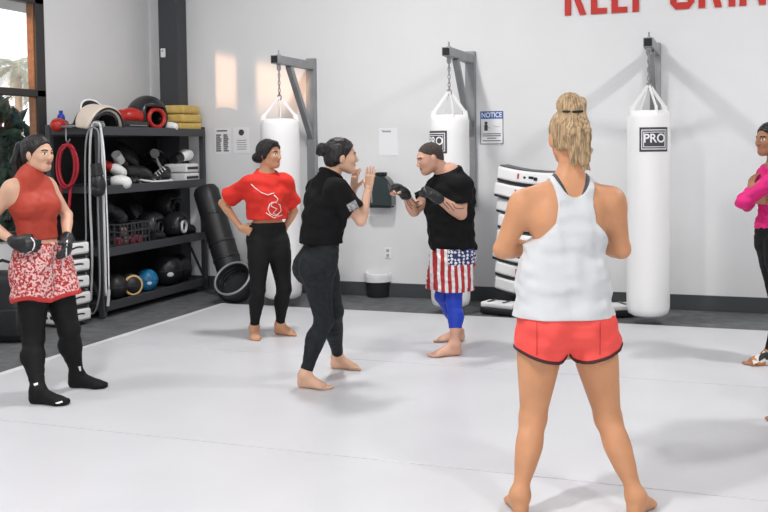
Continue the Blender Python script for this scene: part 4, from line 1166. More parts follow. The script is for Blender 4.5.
def hair_cap(p, axs, sc, thick, front_pts=None, tail=(), res=.004, m=None, parent=None, amp=.0016, extra=(), low=-.075, hl=.078, side=-.028):
    """scalp of hair cut at the hairline; tail = more prims (bun, ponytail)"""
    s_, f, u = axs
    base = [ellp('', p(0, -.016, .026), np.array((.077 + thick, .096 + thick, .088 + thick)) * sc, (s_, f, u), .02)]
    base.append(ellp('', p(0, -.05, -.03), np.array((.062 + thick, .05 + thick, .06)) * sc, (s_, f, u), .03))
    n1 = nrm(f * .80 - u * .60); n2 = nrm(f * .50 - u * .86)
    c1 = plane(p(0, .085, hl), n1); c2 = plane(p(0, .0, side), n2); c3 = plane(p(0, 0, low), -u)
    base = [b.clone(lambda X, Y, Z: np.minimum(np.maximum(c1(X, Y, Z), c2(X, Y, Z)), 9), c3) for b in base]
    pr = base + list(tail)
    lo, hi = bounds(pr, .03)
    D, lo, ax = field(pr, lo, hi, res)
    X, Y, Z = ax[0][:, None, None], ax[1][None, :, None], ax[2][None, None, :]
    D = D + wrinkle(X, Y, Z * .22, amp, .020).astype(np.float32)
    V, F_ = surfnet(D, lo, res); V = smooth_v(V, F_, 1)
    return nmesh('hair', V, F_, m, parent, origin=parent.location)
# torso profiles: (t from crotch to neck base, half width, half depth, side offset, front offset)
TW = [(-.04, .10, .08), (.05, .150, .098), (.14, .168, .108, 0, -.01), (.28, .152, .100), (.42, .122, .084, 0, .008), (.58, .126, .092, 0, .008), (.74, .148, .10, 0, .004), (.86, .150, .088), (.95, .11, .07), (1.0, .065, .058)]
TM = [(-.04, .10, .09), (.05, .155, .11), (.14, .165, .118), (.30, .160, .120, 0, .01), (.44, .160, .122, 0, .014), (.60, .172, .130, 0, .012), (.76, .192, .132, 0, .004), (.87, .19, .11), (.95, .135, .085), (1.0, .085, .07)]
def sc_prof(P, a, b): return [(r[0], r[1] * a, r[2] * b) + tuple(r[3:]) for r in P]

def make_person(spec):
    D = spec['D']
    def J(k):
        v = spec[k]
        return at(v[0], v[1], D + (v[2] if len(v) > 2 else 0))
    front = xd(*spec['front']); hfront = xd(*spec.get('hipfront', spec['front']))
    A, B = J('crotch'), J('neck')
    fl = {}
    for sd in 'RL':
        h_, t_ = spec['foot' + sd]; fl[sd] = (FP(*h_), FP(*t_))
    base = (fl['R'][0] + fl['L'][0] + fl['R'][1] + fl['L'][1]) / 4; base[2] = 0
    p = Person(spec['label'], spec['skin'], base, spec.get('brow'))
    S_, E_, Wr, H_, K_, An = {}, {}, {}, {}, {}, {}
    for sd in 'RL':
        S_[sd], E_[sd], Wr[sd], H_[sd], K_[sd] = J('sh' + sd), J('el' + sd), J('wr' + sd), J('hip' + sd), J('kn' + sd)
        he, to = fl[sd]; d = nrm(to - he); L = spec.get('footlen', .24)
        to = he + d * L; fl[sd] = (he, to)
        An[sd] = he + d * .052 + UP * spec.get('ankz', .085)
    w = spec.get('w', 1.0); aw = spec.get('aw', 1.0); lw = spec.get('lw', 1.0); male = spec.get('male', False)
    P, tax, TL = torso(A, B, front, sc_prof(TM if male else TW, w, spec.get('dw', w)), S_['L'], S_['R'], spec.get('bust', 0), spec.get('butt', 0), w=spec.get('sw', 1.0), male=male)
    if spec.get('butt'):
        P = [q for q in P if q.tag != 'butt']
        hs = np.cross(hfront, UP)
        for g in (-1, 1): P.append(ellp('butt', A + UP * .05 + hs * .072 * g - hfront * .058, np.array((.084, .084, .092)) * spec['butt'], (hs, hfront, UP), .05))
    p.P += P
    for sd in 'RL':
        fd = nrm(fl[sd][1] - fl[sd][0])
        kf = nrm(fd + hfront)
        p.P += limb_leg(H_[sd], K_[sd], An[sd], kf, lw, spec.get('calf', 1.0), 'leg' + sd)
        fp, d, s_, L = foot('foot' + sd, *fl[sd], An[sd], sock=spec.get('sock', False), sc=spec.get('fs', 1.0))
        p.P += fp
        if not spec.get('sock'):
            p.P += toes('foot' + sd, fl[sd][0], d, s_, L, 1 if sd == 'R' else -1, spec.get('fs', 1.0))
        p.P += limb_arm(S_[sd], E_[sd], Wr[sd], front, aw, 'arm' + sd)
    hands = []
    for sd in 'RL':
        hd = spec['hand' + sd]
        d = xd(*hd['d']); n = xd(*hd['n'])
        p.P += hand('hand' + sd, Wr[sd], d, n, -1 if sd == 'R' else 1, hd.get('sc', spec.get('hs', .95)), hd.get('curl', (.25, .35, .3)), hd.get('spread', .1), hd.get('thumb', .6), hd.get('tin', .3))
        hands.append((Wr[sd], Wr[sd] - E_[sd], 'hand' + sd, 'arm' + sd + 'F'))
    Cc = J('head'); hf = xd(*spec['hfront']); hu = xd(*spec.get('hup', (0, 0, 1)))
    hsc = spec.get('hsc', 1.0)
    hp, hpf, hax, midx = head(Cc, hf, hu, B + (B - A) / TL * -.02, hsc, male)
    p.P += hp
    nc = B + (Cc - B) * .38
    if spec.get('blades'):
        s0, f0, u0 = tax
        for g in (-1, 1):
            p.P.append(ellp('torso', B - u0 * .135 + s0 * .085 * g - f0 * .068, (.045, .030, .065), (nrm(s0 + u0 * .35 * g), f0, nrm(u0 - s0 * .35 * g)), .03))
            p.P.append(ellp('shoulder', S_['L' if g < 0 else 'R'] * .0 + (B - u0 * .05 + s0 * .10 * g - f0 * .02), (.06, .035, .03), (s0, f0, u0), .04))
        p.P.append(Prim('groove', cone('', B - u0 * .10 - f0 * .112, B - u0 * .34 - f0 * .112, .014, .014).fn, B - u0 * .36 - .14, B + .14, -.03))
    o = p.body(spec.get('res', .006), (Cc, hax, midx), nc, hands)
    p.__dict__.update(front=front, hfront=hfront, A=A, B=B, S=S_, E=E_, W=Wr, H=H_, K=K_, An=An, fl=fl, hp=hpf, hax=hax, hsc=hsc, TL=TL, tax=tax, D=D, Cc=Cc)
    if DEBUG:
        for sd in 'RL':
            print('%-28s %s upper %.2f fore %.2f thigh %.2f shin %.2f' % (spec['label'][:28], sd, np.linalg.norm(S_[sd]-E_[sd]), np.linalg.norm(E_[sd]-Wr[sd]), np.linalg.norm(H_[sd]-K_[sd]), np.linalg.norm(K_[sd]-An[sd])))
        print('   headz %.2f neck %.2f crotch %.2f shz %.2f %.2f shw %.2f hips %.2f' % (Cc[2], B[2], A[2], S_['R'][2], S_['L'][2], np.linalg.norm(S_['R']-S_['L']), np.linalg.norm(H_['R']-H_['L'])), 'foot', fl['R'][0], fl['R'][1])
    return p
DEBUG = False
def limb_cut(p, sd, seg, t, end=True):
    """cut plane across a limb at fraction t"""
    a, b = {'armU': (p.S[sd], p.E[sd]), 'armF': (p.E[sd], p.W[sd]), 'legT': (p.H[sd], p.K[sd]), 'legS': (p.K[sd], p.An[sd])}[seg]
    return plane(a + (b - a) * t, (b - a) if end else (a - b))
def zcut(z, up=True): return plane((0, 0, z), (0, 0, 1 if up else -1))
def leggings(p, ztop, m, ends=.88, off=.005, name='leggings', res=.006, amp=.0012):
    pr = [q.clone() for q in p.P if q.tag in ('torso', 'butt', 'legRT', 'legLT')]
    for sd in 'RL':
        e = ends if not isinstance(ends, dict) else ends[sd]
        pr += [q.clone(limb_cut(p, sd, 'legS', e)) for q in p.get('leg' + sd + 'S')]
    o = garment(name, pr, off, [zcut(ztop)], m, p.root, res, amp, .07)
    wb = [q.clone() for q in p.P if q.tag in ('torso', 'butt', 'legRT', 'legLT')]
    garment('waistband', wb, off + .003, [zcut(ztop + .003), zcut(ztop - .05, False)], m, o, res)
    return o
def tee(p, zhem, m, off=.014, sleeve=.62, amp=.004, wl=.13, res=.006, neck=.022, hemtilt=None, sl_extra=.012, name='t_shirt', extra=()):
    pr = [q.clone() for q in p.P if q.tag in ('torso', 'shoulder', 'butt')]
    for sd in 'RL':
        a, b = p.S[sd], p.E[sd]; v = b - a
        pr.append(loft('sl', a - v * .05, b, p.front, [(0, .056, .058), (.35, .058, .062), (.7, .058 + sl_extra, .062 + sl_extra), (1, .06 + sl_extra, .064 + sl_extra)], .04).clone(limb_cut(p, sd, 'armU', sleeve)))
    pr += list(extra)
    up_ = nrm(p.B - p.A); nd = nrm(up_ + p.tax[1] * .42)
    nb = p.B + up_ * neck
    npr = [q for q in p.P if q.tag == 'neck']
    carve = lambda X, Y, Z: np.where((X - p.A[0]) * up_[0] + (Y - p.A[1]) * up_[1] + (Z - p.A[2]) * up_[2] > p.TL * .8, .010 - np.minimum.reduce([q.fn(X, Y, Z) for q in npr]), -1)
    cuts = [zcut(zhem, False) if hemtilt is None else hemtilt, plane(nb, nd)]
    o = garment(name, pr, off, cuts, m, p.root, res, amp, wl)
    cb = [q.clone() for q in p.P if q.tag == 'neck'] + [q.clone() for q in p.P if q.tag in ('torso', 'shoulder')]
    garment('collar', cb, off + .001, [plane(nb + nd * .006, nd), plane(nb - nd * .016, -nd)], m, o, .005)
    return o
def hem_z(p, px, py, dd=0): return at(px, py, p.D + dd)[2]

M['sk_tan'] = skin('skin_tan', (.56, .29, .17)); M['sk_gold'] = skin('skin_golden', (.60, .29, .15)); M['sk_light'] = skin('skin_light', (.66, .40, .28)); M['sk_brown'] = skin('skin_brown', (.38, .18, .10))
M['legging'] = mat('black_legging', (.008, .0082, .0086), .7, spec=.2, bump=.12, bscale=35); M['legging_g'] = mat('charcoal_legging', (.014, .017, .019), .7, spec=.2, var=.3, vscale=30, bump=.15, bscale=40)
M['tee_black'] = mat('black_cotton', (.007, .0073, .008), .85, spec=.15, bump=.25, bscale=22); M['tee_red'] = mat('red_cotton', (.62, .022, .012), .75, bump=.25, bscale=22)
M['coral_top'] = mat('coral_knit', (.44, .05, .028), .6, bump=.15, bscale=40); M['pink'] = mat('pink_knit', (.70, .012, .19), .65, bump=.15, bscale=30)
M['tank'] = mat('white_tank_cotton', (.63, .64, .655), .75, bump=.3, bscale=18); M['coral'] = mat('coral_short_fabric', (.88, .085, .070), .6, bump=.25, bscale=20)
M['trim'] = mat('dark_trim', (.05, .012, .014), .6); M['print'] = mat('white_print', (.75, .68, .66), .7); M['greyprint'] = mat('grey_sleeve_print', (.28, .28, .29), .7, var=.5, vscale=60)
M['bluelegs'] = mat('blue_legging', (.010, .045, .46), .5, bump=.1, bscale=35); M['glove'] = mat('black_glove_leather', (.02, .021, .023), .38, bump=.15, bscale=50)
# patterned fabrics
def pattern_floral():
    m = mat('red_floral_cotton', (.5, .03, .03), .7); nt = m.node_tree; b = nt.nodes['Principled BSDF']
    tc = nt.nodes.new('ShaderNodeTexCoord'); n = nt.nodes.new('ShaderNodeTexNoise'); n.inputs['Scale'].default_value = 62; n.inputs['Detail'].default_value = 3
    r = nt.nodes.new('ShaderNodeValToRGB'); r.color_ramp.interpolation = 'LINEAR'
    r.color_ramp.elements[0].position = .46; r.color_ramp.elements[0].color = (.42, .022, .025, 1); r.color_ramp.elements[1].position = .56; r.color_ramp.elements[1].color = (.78, .52, .50, 1)
    nt.links.new(tc.outputs['Object'], n.inputs['Vector']); nt.links.new(n.outputs['Fac'], r.inputs['Fac']); nt.links.new(r.outputs['Color'], b.inputs['Base Color']); return m
def pattern_flag(axis, zsplit, right):
    """red and white vertical stripes, a blue field with white stars on one side at the top"""
    m = mat('flag_cloth', (.6, .6, .6), .7, bump=.3, bscale=18); nt = m.node_tree; b = nt.nodes['Principled BSDF']; N = nt.nodes.new; Lk = nt.links.new
    tc = N('ShaderNodeTexCoord')
    dot = N('ShaderNodeVectorMath'); dot.operation = 'DOT_PRODUCT'; dot.inputs[1].default_value = axis; Lk(tc.outputs['Object'], dot.inputs[0])
    sx = N('ShaderNodeSeparateXYZ'); Lk(tc.outputs['Object'], sx.inputs[0])
    nz = N('ShaderNodeTexNoise'); nz.inputs['Scale'].default_value = 7; Lk(tc.outputs['Object'], nz.inputs['Vector'])
    w1 = N('ShaderNodeMath'); w1.operation = 'MULTIPLY_ADD'; Lk(nz.outputs['Fac'], w1.inputs[0]); w1.inputs[1].default_value = .03; Lk(dot.outputs['Value'], w1.inputs[2])
    sn = N('ShaderNodeMath'); sn.operation = 'MULTIPLY'; Lk(w1.outputs[0], sn.inputs[0]); sn.inputs[1].default_value = 125
    si = N('ShaderNodeMath'); si.operation = 'SINE'; Lk(sn.outputs[0], si.inputs[0])
    gt = N('ShaderNodeMath'); gt.operation = 'GREATER_THAN'; Lk(si.outputs[0], gt.inputs[0]); gt.inputs[1].default_value = -.1
    mx = N('ShaderNodeMix'); mx.data_type = 'RGBA'; mx.inputs[6].default_value = (.72, .72, .74, 1); mx.inputs[7].default_value = (.40, .022, .025, 1); Lk(gt.outputs[0], mx.inputs[0])
    vo = N('ShaderNodeTexVoronoi'); vo.inputs['Scale'].default_value = 38; vo.inputs['Randomness'].default_value = .35; Lk(tc.outputs['Object'], vo.inputs['Vector'])
    lt = N('ShaderNodeMath'); lt.operation = 'LESS_THAN'; Lk(vo.outputs['Distance'], lt.inputs[0]); lt.inputs[1].default_value = .42
    st = N('ShaderNodeMix'); st.data_type = 'RGBA'; st.inputs[6].default_value = (.02, .03, .13, 1); st.inputs[7].default_value = (.72, .72, .75, 1); Lk(lt.outputs[0], st.inputs[0])
    zt = N('ShaderNodeMath'); zt.operation = 'GREATER_THAN'; Lk(sx.outputs['Z'], zt.inputs[0]); zt.inputs[1].default_value = zsplit
    xt = N('ShaderNodeMath'); xt.operation = 'GREATER_THAN'; Lk(dot.outputs['Value'], xt.inputs[0]); xt.inputs[1].default_value = right
    an = N('ShaderNodeMath'); an.operation = 'MULTIPLY'; Lk(zt.outputs[0], an.inputs[0]); Lk(xt.outputs[0], an.inputs[1])
    fx = N('ShaderNodeMix'); fx.data_type = 'RGBA'; Lk(an.outputs[0], fx.inputs[0]); Lk(mx.outputs[2], fx.inputs[6]); Lk(st.outputs[2], fx.inputs[7]); Lk(fx.outputs[2], b.inputs['Base Color'])
    return m
def skin_tattoo():
    m = skin('skin_tattooed', (.62, .35, .25)); nt = m.node_tree; b = nt.nodes['Principled BSDF']; N = nt.nodes.new
    return m

# ------------------------------------------------------------------ blonde woman in front, seen from behind
fg = make_person(dict(label='blonde woman seen from behind in a white tank top and coral shorts, standing barefoot', skin=M['sk_gold'], D=4.25, res=.005,
    front=(-.05, 1), hfront=(-.12, 1, 0), hup=(-.02, 0, 1), head=(568.5, 136, .02), neck=(570, 181, 0), crotch=(563.5, 335, 0),
    shL=(524, 203, 0), shR=(611, 201, 0), elL=(503, 249, .06), elR=(621, 249, .06), wrL=(533, 247, .27), wrR=(597, 243, .27),
    hipL=(541, 335, 0), hipR=(592, 335, 0), knL=(533, 418, .03), knR=(608, 418, .03),
    footL=((522, 519), (512, 498)), footR=((632, 520), (650, 503)), footlen=.25, ankz=.085,
    handL=dict(d=(1, -.1, -.05), n=(0, -1, 0), curl=(.4, .5, .4)), handR=dict(d=(-1, .1, .2), n=(0, -1, -.2), curl=(.4, .5, .4)),
    w=1.0, dw=1.0, sw=1.06, butt=1.12, bust=1.0, blades=True, aw=1.2, lw=1.12, hsc=1.02, calf=.95, fs=1.0))
def fg_x(X, Y, Z): return (X - fg.B[0]) * fg.tax[0][0] + (Y - fg.B[1]) * fg.tax[0][1]
def zof(py, px=570, D=4.2): return at(px, py, D)[2]
zt_ = [zof(v) for v in (330, 262, 246, 238, 222, 206, 192, 178, 170)]; wt_ = [.40, .40, .22, .148, .088, .076, .083, .100, .102]
def armhole(X, Y, Z):
    return np.abs(fg_x(X, Y, Z)) - np.interp(Z, zt_[::-1] if zt_[0] > zt_[-1] else zt_, wt_[::-1] if zt_[0] > zt_[-1] else wt_) + 0 * X
nz0 = zof(197)
def scoop(X, Y, Z): return Z - (nz0 + ((np.abs(fg_x(X, Y, Z)) / .078) ** 2.2) * .085)
tb = [q.clone() for q in fg.P if q.tag in ('torso', 'shoulder', 'butt')]
tb.append(loft('t', fg.A + UP * -.0, fg.A + UP * .40, fg.front, [(.05, .212, .14), (.2, .202, .138), (.4, .186, .13), (.7, .168, .115), (1, .155, .11)], .05, pw=2.4))
zh = zof(316.5)
def fold(X, Y, Z): return 0
_q = np.array([fg.A[0], fg.A[1], 0]) + fg.front * .004
for zf, rr in ((zof(288, D=4.1), .190), (zof(280, D=4.1), .180)):
    tb.append(loft('t', _q + UP * (zf - .006), _q + UP * (zf + .006), fg.front + UP * 0, [(0, rr, rr * .70), (1, rr, rr * .70)], .022, pw=2.4))
tank = garment('tank_top', tb, .009, [zcut(zh, False), armhole, scoop], M['tank'], fg.root, .005, .0035, .10)
sb = []
for g in (-1, 1):
    x0 = 570 + g * 14.5
    a = [at(556 if g < 0 else 585, 176, 4.17), at(559 if g < 0 else 582, 186, 4.16), at(566 if g < 0 else 576, 196, 4.15)]
tb2 = [q.clone() for q in fg.P if q.tag in ('torso', 'shoulder')]
def bra(X, Y, Z):
    x = np.abs(fg_x(X, Y, Z)); c = .030 + (Z - zof(200)) * .42
    return np.abs(x - c) - .0105
garment('bra_strap', tb2, .006, [bra, zcut(zof(206), False), zcut(zof(172))], mat('dark_grey_strap', (.06, .065, .08), .6), fg.root, .004)
sh_ = [q.clone() for q in fg.P if q.tag in ('torso', 'butt')]
for sd, g in (('L', -1), ('R', 1)):
    h, k = fg.H[sd], fg.K[sd]
    sh_.append(loft('s', h + UP * .05, h + (k - h) * .62, fg.front, [(0, .094, .118, g * .0, 0), (.3, .108, .127, g * .008, 0), (.5, .108, .128, g * .012, 0), (1, .110, .128, g * .016, 0)], .03, pw=2.3))
def hemcurve(off=0.0):
    zi, zo = zof(361) , zof(346)
    def c(X, Y, Z):
        x = np.abs((X - fg.A[0]) * fg.tax[0][0] + (Y - fg.A[1]) * fg.tax[0][1])
        return (zi + off + .030 * np.exp(-(x / .020) ** 2) + (zo - zi) * np.clip((x - .05) / .2, 0, 1) ** 1.6) - Z
    return c
def gap(X, Y, Z):
    x = np.abs((X - fg.A[0]) * fg.tax[0][0] + (Y - fg.A[1]) * fg.tax[0][1])
    return np.where(Z < zof(351), .005 + np.clip((zof(351) - Z) * .18, 0, .02) - x, -1.0)
shorts = garment('shorts', sh_, .008, [zcut(zh + .012), hemcurve(), gap], M['coral'], fg.root, .005, .003, .09)
def below(X, Y, Z): return -hemcurve(.013)(X, Y, Z)
garment('hem_trim', [q.clone() for q in sh_], .0125, [hemcurve(-.002), below, gap], M['trim'], shorts, .004, .003, .09)
for g, lx in ((-1, 536), (1, 601)):
    surf_ribbon('seam', shorts, [[(lx - 1 * g, y) for y in range(322, 357, 3)]], .0016, mat('coral_seam', (.48, .03, .028), .7), shorts)
# hair: gathered up with a bun and a loose tail down the neck
hp_, hx = fg.hp, fg.hax
tl = []
rs = random.Random(4)
tl.append(ellp('', hp_(.0, -.055, .132), (.068, .048, .042), hx, .015)); tl.append(ellp('', hp_(-.012, -.06, .155), (.045, .04, .03), hx, .012)); tl.append(ellp('', hp_(.0, -.07, .108), (.05, .045, .03), hx, .02))
for k in range(14):
    a = -.052 + .104 * k / 13
    x1 = a * .62 + .012 + rs.uniform(-.012, .012)
    a *= .74; a += .006
    tl.append(cone('', hp_(a * .7, -.088, .10), hp_(a, -.122, .02 + rs.uniform(-.01, .01)), .014, .016, .008))
    tl.append(cone('', hp_(a, -.122, .02), hp_(x1, -.112, -.095 + rs.uniform(-.05, .04)), .017, .007, .007))
for k in range(5):
    tl.append(cone('', hp_(.03 + rs.uniform(-.02, .03), -.115, -.06), hp_(.04 + rs.uniform(-.035, .035), -.10, -.135 + rs.uniform(-.02, .02)), .008, .003, .005))
hair_cap(hp_, hx, fg.hsc, .010, tail=tl, m=MBLOND, parent=fg.root, amp=.0022, low=-.055, res=.0038)
surf = MB().tube([Vector(hp_(.05 * math.cos(q), -.066 + .046 * math.sin(q), .107 + .006 * math.sin(q))) - Vector(fg.root.location) for q in np.linspace(0, 2 * math.pi, 24, endpoint=False)], .006, 6, closed=True)
surf.build('hair_tie', M['blackm'], fg.root, smooth=True)

# ------------------------------------------------------------------ woman at the left with hands on hips
lw_ = make_person(dict(label='woman at the left edge in coral sleeveless top, patterned shorts, black leggings and gloves', skin=M['sk_light'], D=6.35,
    front=(.78, -.62), hipfront=(.9, -.45), hfront=(.93, -.38, -.03), head=(38, 153, .0), neck=(30, 175, 0), crotch=(42, 283, 0),
    shR=(12, 188, -.12), shL=(46, 185, .12), elR=(-13, 223, -.10), elL=(67, 215, .20), wrR=(16, 243, -.24), wrL=(66.5, 240, .0),
    hipR=(33, 268, -.08), hipL=(52, 268, .08), knR=(33, 338, -.08), knL=(69, 330, .06),
    footR=((31, 403), (70, 405)), footL=((70, 387), (108, 388)), footlen=.27, sock=True,
    handR=dict(d=(1, -.05, -.15), n=(-.1, 1, -.1), curl=(.3, .5, .4)), handL=dict(d=(.1, -.65, -.7), n=(-1, -.2, .1), curl=(.3, .45, .4)),
    w=1.0, dw=1.0, butt=1.1, bust=1.12, aw=1.02, lw=1.2, calf=1.06))
ct = [q.clone() for q in lw_.P if q.tag in ('torso', 'shoulder')] + [q.clone(plane(lw_.B + (lw_.Cc - lw_.B) * .40, lw_.Cc - lw_.B)) for q in lw_.get('neck')]
def lw_x(X, Y, Z): return (X - lw_.B[0]) * lw_.tax[0][0] + (Y - lw_.B[1]) * lw_.tax[0][1]
zq = [hem_z(lw_, 35, y) for y in (250, 222, 205, 192, 183, 170)]; wq = [.4, .4, .165, .135, .125, .11]
garment('crop_top', ct, .007, [zcut(hem_z(lw_, 38, 239), False), lambda X, Y, Z: np.abs(lw_x(X, Y, Z)) - np.interp(Z, zq, wq) + 0 * X], M['coral_top'], lw_.root, .0055, .0015, .08)
leggings(lw_, hem_z(lw_, 36, 255), M['legging'], .97, name='leggings')
zs_ = hem_z(lw_, 38, 243)
sp_ = [q.clone() for q in lw_.P if q.tag in ('torso', 'butt')]
for sd in 'RL':
    h, k = lw_.H[sd], lw_.K[sd]
    sp_.append(loft('s', h + UP * .05, h + (k - h) * .52, lw_.hfront, [(0, .112, .118), (.5, .116, .125), (1, .122, .132)], .035, pw=2.2))
zl = hem_z(lw_, 40, 298)
def lwhem(off):
    def c(X, Y, Z):
        a = (X - lw_.A[0]) * _r0[0] + (Y - lw_.A[1]) * _r0[1]
        return zl + off + .035 * np.abs(np.sin((a + .06) * 15)) ** .7 * 0 + .03 * np.abs(np.cos((a + .02) * 13.0)) - .01 - Z
    return c
fs_ = garment('shorts', sp_, .010, [zcut(zs_), lwhem(0)], pattern_floral(), lw_.root, .0055, .004, .10)
garment('hem_band', [q.clone() for q in sp_], .0135, [lwhem(-.003), lambda X, Y, Z: -lwhem(.026)(X, Y, Z)], mat('red_hem', (.45, .03, .028), .7), fs_, .005, .004, .10)
garment('waistband', [q.clone() for q in lw_.P if q.tag in ('torso', 'butt')], .013, [zcut(zs_ + .004), zcut(zs_ - .03, False)], pattern_floral(), fs_, .006)
for sd in 'RL':
    so = garment('sock', [q.clone() for q in lw_.P if q.tag == 'foot' + sd] + [q.clone(limb_cut(lw_, sd, 'legS', .74, False)) for q in lw_.get('leg' + sd + 'S')], .006, [lambda X, Y, Z: .001 - Z], M['legging'], lw_.root, .005)
    he, to = lw_.fl[sd]; d = nrm(to - he); o0 = np.asarray(lw_.root.location)
    q = at(*((37, 385) if sd == 'R' else (80, 369)), lw_.D + (-.3 if sd == 'R' else .0))
    surf_patch('sock_logo', so, [(33.5, 384), (38, 382.5), (38, 385), (34.5, 386)] if sd == 'R' else [(78, 366.5), (80.5, 366), (81, 371), (79.5, 371)], M['whitep'], so, 4)
    if sd == 'R': surf_patch('toe_mark', so, [(55, 403), (62, 401), (63, 402.5), (57, 404)], M['whitep'], so, 4)
def fist_glove(p, sd, m1, m2, name='glove', sc=1.0, cuff=True, openf=True, trim=None):
    """padded glove round the back of the hand and wrist"""
    pr = [q.clone() for q in p.P if q.tag == 'hand' + sd]
    if openf: pr = [pr[i] for i in (0, 1, 4, 7, 10, 13)]
    wv = p.W[sd]; dv = p.hd[sd][0]; nv = p.hd[sd][1]; tv_ = np.cross(nv, dv)
    pr.append(ellp('', wv + dv * .072 * sc - nv * .010, np.array((.055, .048, .030)) * sc, (dv, tv_, nv), .015))
    fa = nrm(p.W[sd] - p.E[sd])
    pr.append(cone('', wv - fa * .035, wv + dv * .01, .033 * sc, .035 * sc, .02))
    o = garment(name, pr, .006, [], m1, p.root, .0045, .0012, .03)
    for (c0, c1) in (((-.03), (-.012)),):
        garment('wrist_strap', [cone('', wv - fa * .07, wv + dv * .02, .0335 * sc, .0345 * sc, .01)], .0105, [plane(wv - fa * .006, fa), plane(wv - fa * .034, -fa)], m2, o, .004)
    if trim is not None:
        pts = [wv - nv * .010 + dv * .072 * sc + (dv * math.cos(a) * .068 + tv_ * math.sin(a) * .060) * sc for a in np.linspace(0, 2 * math.pi, 24, endpoint=False)]
        MB().tube([Vector(q) - Vector(p.root.location) for q in pts], .0055, 6, closed=True).build('trim_line', trim, o, smooth=True)
    return o
def set_hd(p, R_, L_):
    p.hd = {}
    for sd, (d, n) in (('R', R_), ('L', L_)):
        d = xd(*d); n = xd(*n); p.hd[sd] = (d, nrm(n - d * (n @ d)))
set_hd(lw_, ((1, -.05, -.15), (-.1, 1, -.1)), ((.1, -.65, -.7), (-1, -.2, .1)))
fist_glove(lw_, 'R', M['glove'], M['glove'], 'glove', .88, openf=False, trim=M['whitep']); fist_glove(lw_, 'L', M['glove'], M['glove'], 'glove', .88, openf=False, trim=M['whitep'])
hp_, hx = lw_.hp, lw_.hax
tl = [ellp('', hp_(.0, -.125, .045), (.035, .04, .035), hx, .02)]
for k in range(8):
    a = rs.uniform(-.022, .022)
    tl.append(cone('', hp_(a, -.14, .045), hp_(a * 1.6, -.175 + rs.uniform(-.01, .02), -.06), .022, .024, .012)); tl.append(cone('', hp_(a * 1.6, -.172, -.06), hp_(a * 1.2, -.14 + rs.uniform(-.02, .02), -.20 + rs.uniform(-.03, .03)), .022, .008, .01))
hair_cap(hp_, hx, 1.0, .011, tail=tl, m=MHAIR, parent=lw_.root, low=-.07)
MB().tube([Vector(hp_(.026 * math.cos(q), -.118 - .0 * math.sin(q), .045 + .026 * math.sin(q))) - Vector(lw_.root.location) for q in np.linspace(0, 2 * math.pi, 20, endpoint=False)], .007, 6, closed=True).build('hair_tie', M['redmark'], lw_.root, smooth=True)

# ------------------------------------------------------------------ woman in the red tee
rd = make_person(dict(label='barefoot woman in a red tee with hands on hips before the left bag', skin=M['sk_tan'], D=8.15,
    front=(.42, -.9), hipfront=(.35, -.93), hfront=(.88, -.48, .0), head=(269.5, 154, -.01), neck=(266, 173.5, 0), crotch=(268, 248, 0),
    shR=(249, 184, -.06), shL=(285, 183, .06), elR=(222.5, 203, .08), elL=(294, 211, .18), wrR=(241, 228, -.06), wrL=(284.5, 229, .06),
    hipR=(259, 243, -.03), hipL=(278, 243, .03), knR=(258, 290, -.06), knL=(284, 289, .03),
    footR=((254, 336), (257.5, 345)), footL=((275, 334), (297, 336)), footlen=.235,
    handR=dict(d=(.85, -.35, -.32), n=(.1, .9, .2), curl=(.25, .3, .2), spread=.22), handL=dict(d=(-.5, -.7, -.35), n=(-.6, .6, 0), curl=(.25, .35, .3)),
    w=.97, dw=.98, butt=1.05, bust=.9, aw=.95, lw=1.06))
leggings(rd, hem_z(rd, 266, 222.5), M['legging'], .95)
zr = hem_z(rd, 266, 219)
rt = tee(rd, zr, M['tee_red'], off=.012, sleeve=.74, amp=.005, sl_extra=.016, extra=[loft('t', rd.A + UP * .18, rd.B - UP * .12, rd.front, [(0, .145, .115), (.5, .15, .125), (1, .145, .105)], .05, pw=2.3)])
surf_ribbon('print', rt, [[(251, 184), (255, 188), (262, 193), (268, 195), (274, 193)], [(270, 204), (275, 202), (280, 205), (281, 211), (276, 216), (270, 214), (268, 209), (270, 204)], [(272, 202), (271, 206), (277, 209), (273, 213), (279, 216)], [(266, 213), (274, 218), (282, 215)], [(274, 195), (278, 199), (276, 203)]], .0042, M['print'], rt)
hp_, hx = rd.hp, rd.hax
tl = [ellp('', hp_(.01, -.125, -.03), (.045, .042, .04), hx, .02), ellp('', hp_(-.01, -.13, -.045), (.03, .035, .03), hx, .015), ellp('', hp_(.02, .06, .09), (.04, .04, .022), hx, .02)]
for g in (-1, 1): tl.append(cone('', hp_(.066 * g, .045, .06), hp_(.078 * g, .0, -.03), .018, .014, .02))
hair_cap(hp_, hx, 1.0, .014, tail=tl, m=MHAIR, parent=rd.root, low=-.075)

# ------------------------------------------------------------------ woman in black tee, arms raised
ce = make_person(dict(label='woman in black tee and charcoal leggings raising both hands before her face', skin=M['sk_light'], D=6.5,
    front=(.84, .54), hipfront=(.90, .42), hfront=(.98, .18, .0), head=(341.5, 156, .0), neck=(329, 175.5, 0), crotch=(318, 276, 0),
    shR=(337, 191, -.17), shL=(320, 188, .17), elR=(361, 221, -.13), elL=(347, 214, .30), wrR=(368.5, 189, -.02), wrL=(353.5, 190, .18),
    hipR=(315, 262, -.08), hipL=(321, 262, .08), knR=(324, 321, -.05), knL=(334, 312, .06),
    footR=((298, 387), (334, 390)), footL=((331, 368), (361, 370)), footlen=.245,
    handR=dict(d=(.12, .12, 1), n=(.55, .8, 0), curl=(.10, .15, .12), spread=.2, thumb=.7), handL=dict(d=(.1, .05, 1), n=(.6, .5, 0), curl=(.15, .3, .25)),
    w=.95, dw=.95, butt=1.08, bust=.9, aw=.98, lw=1.06))
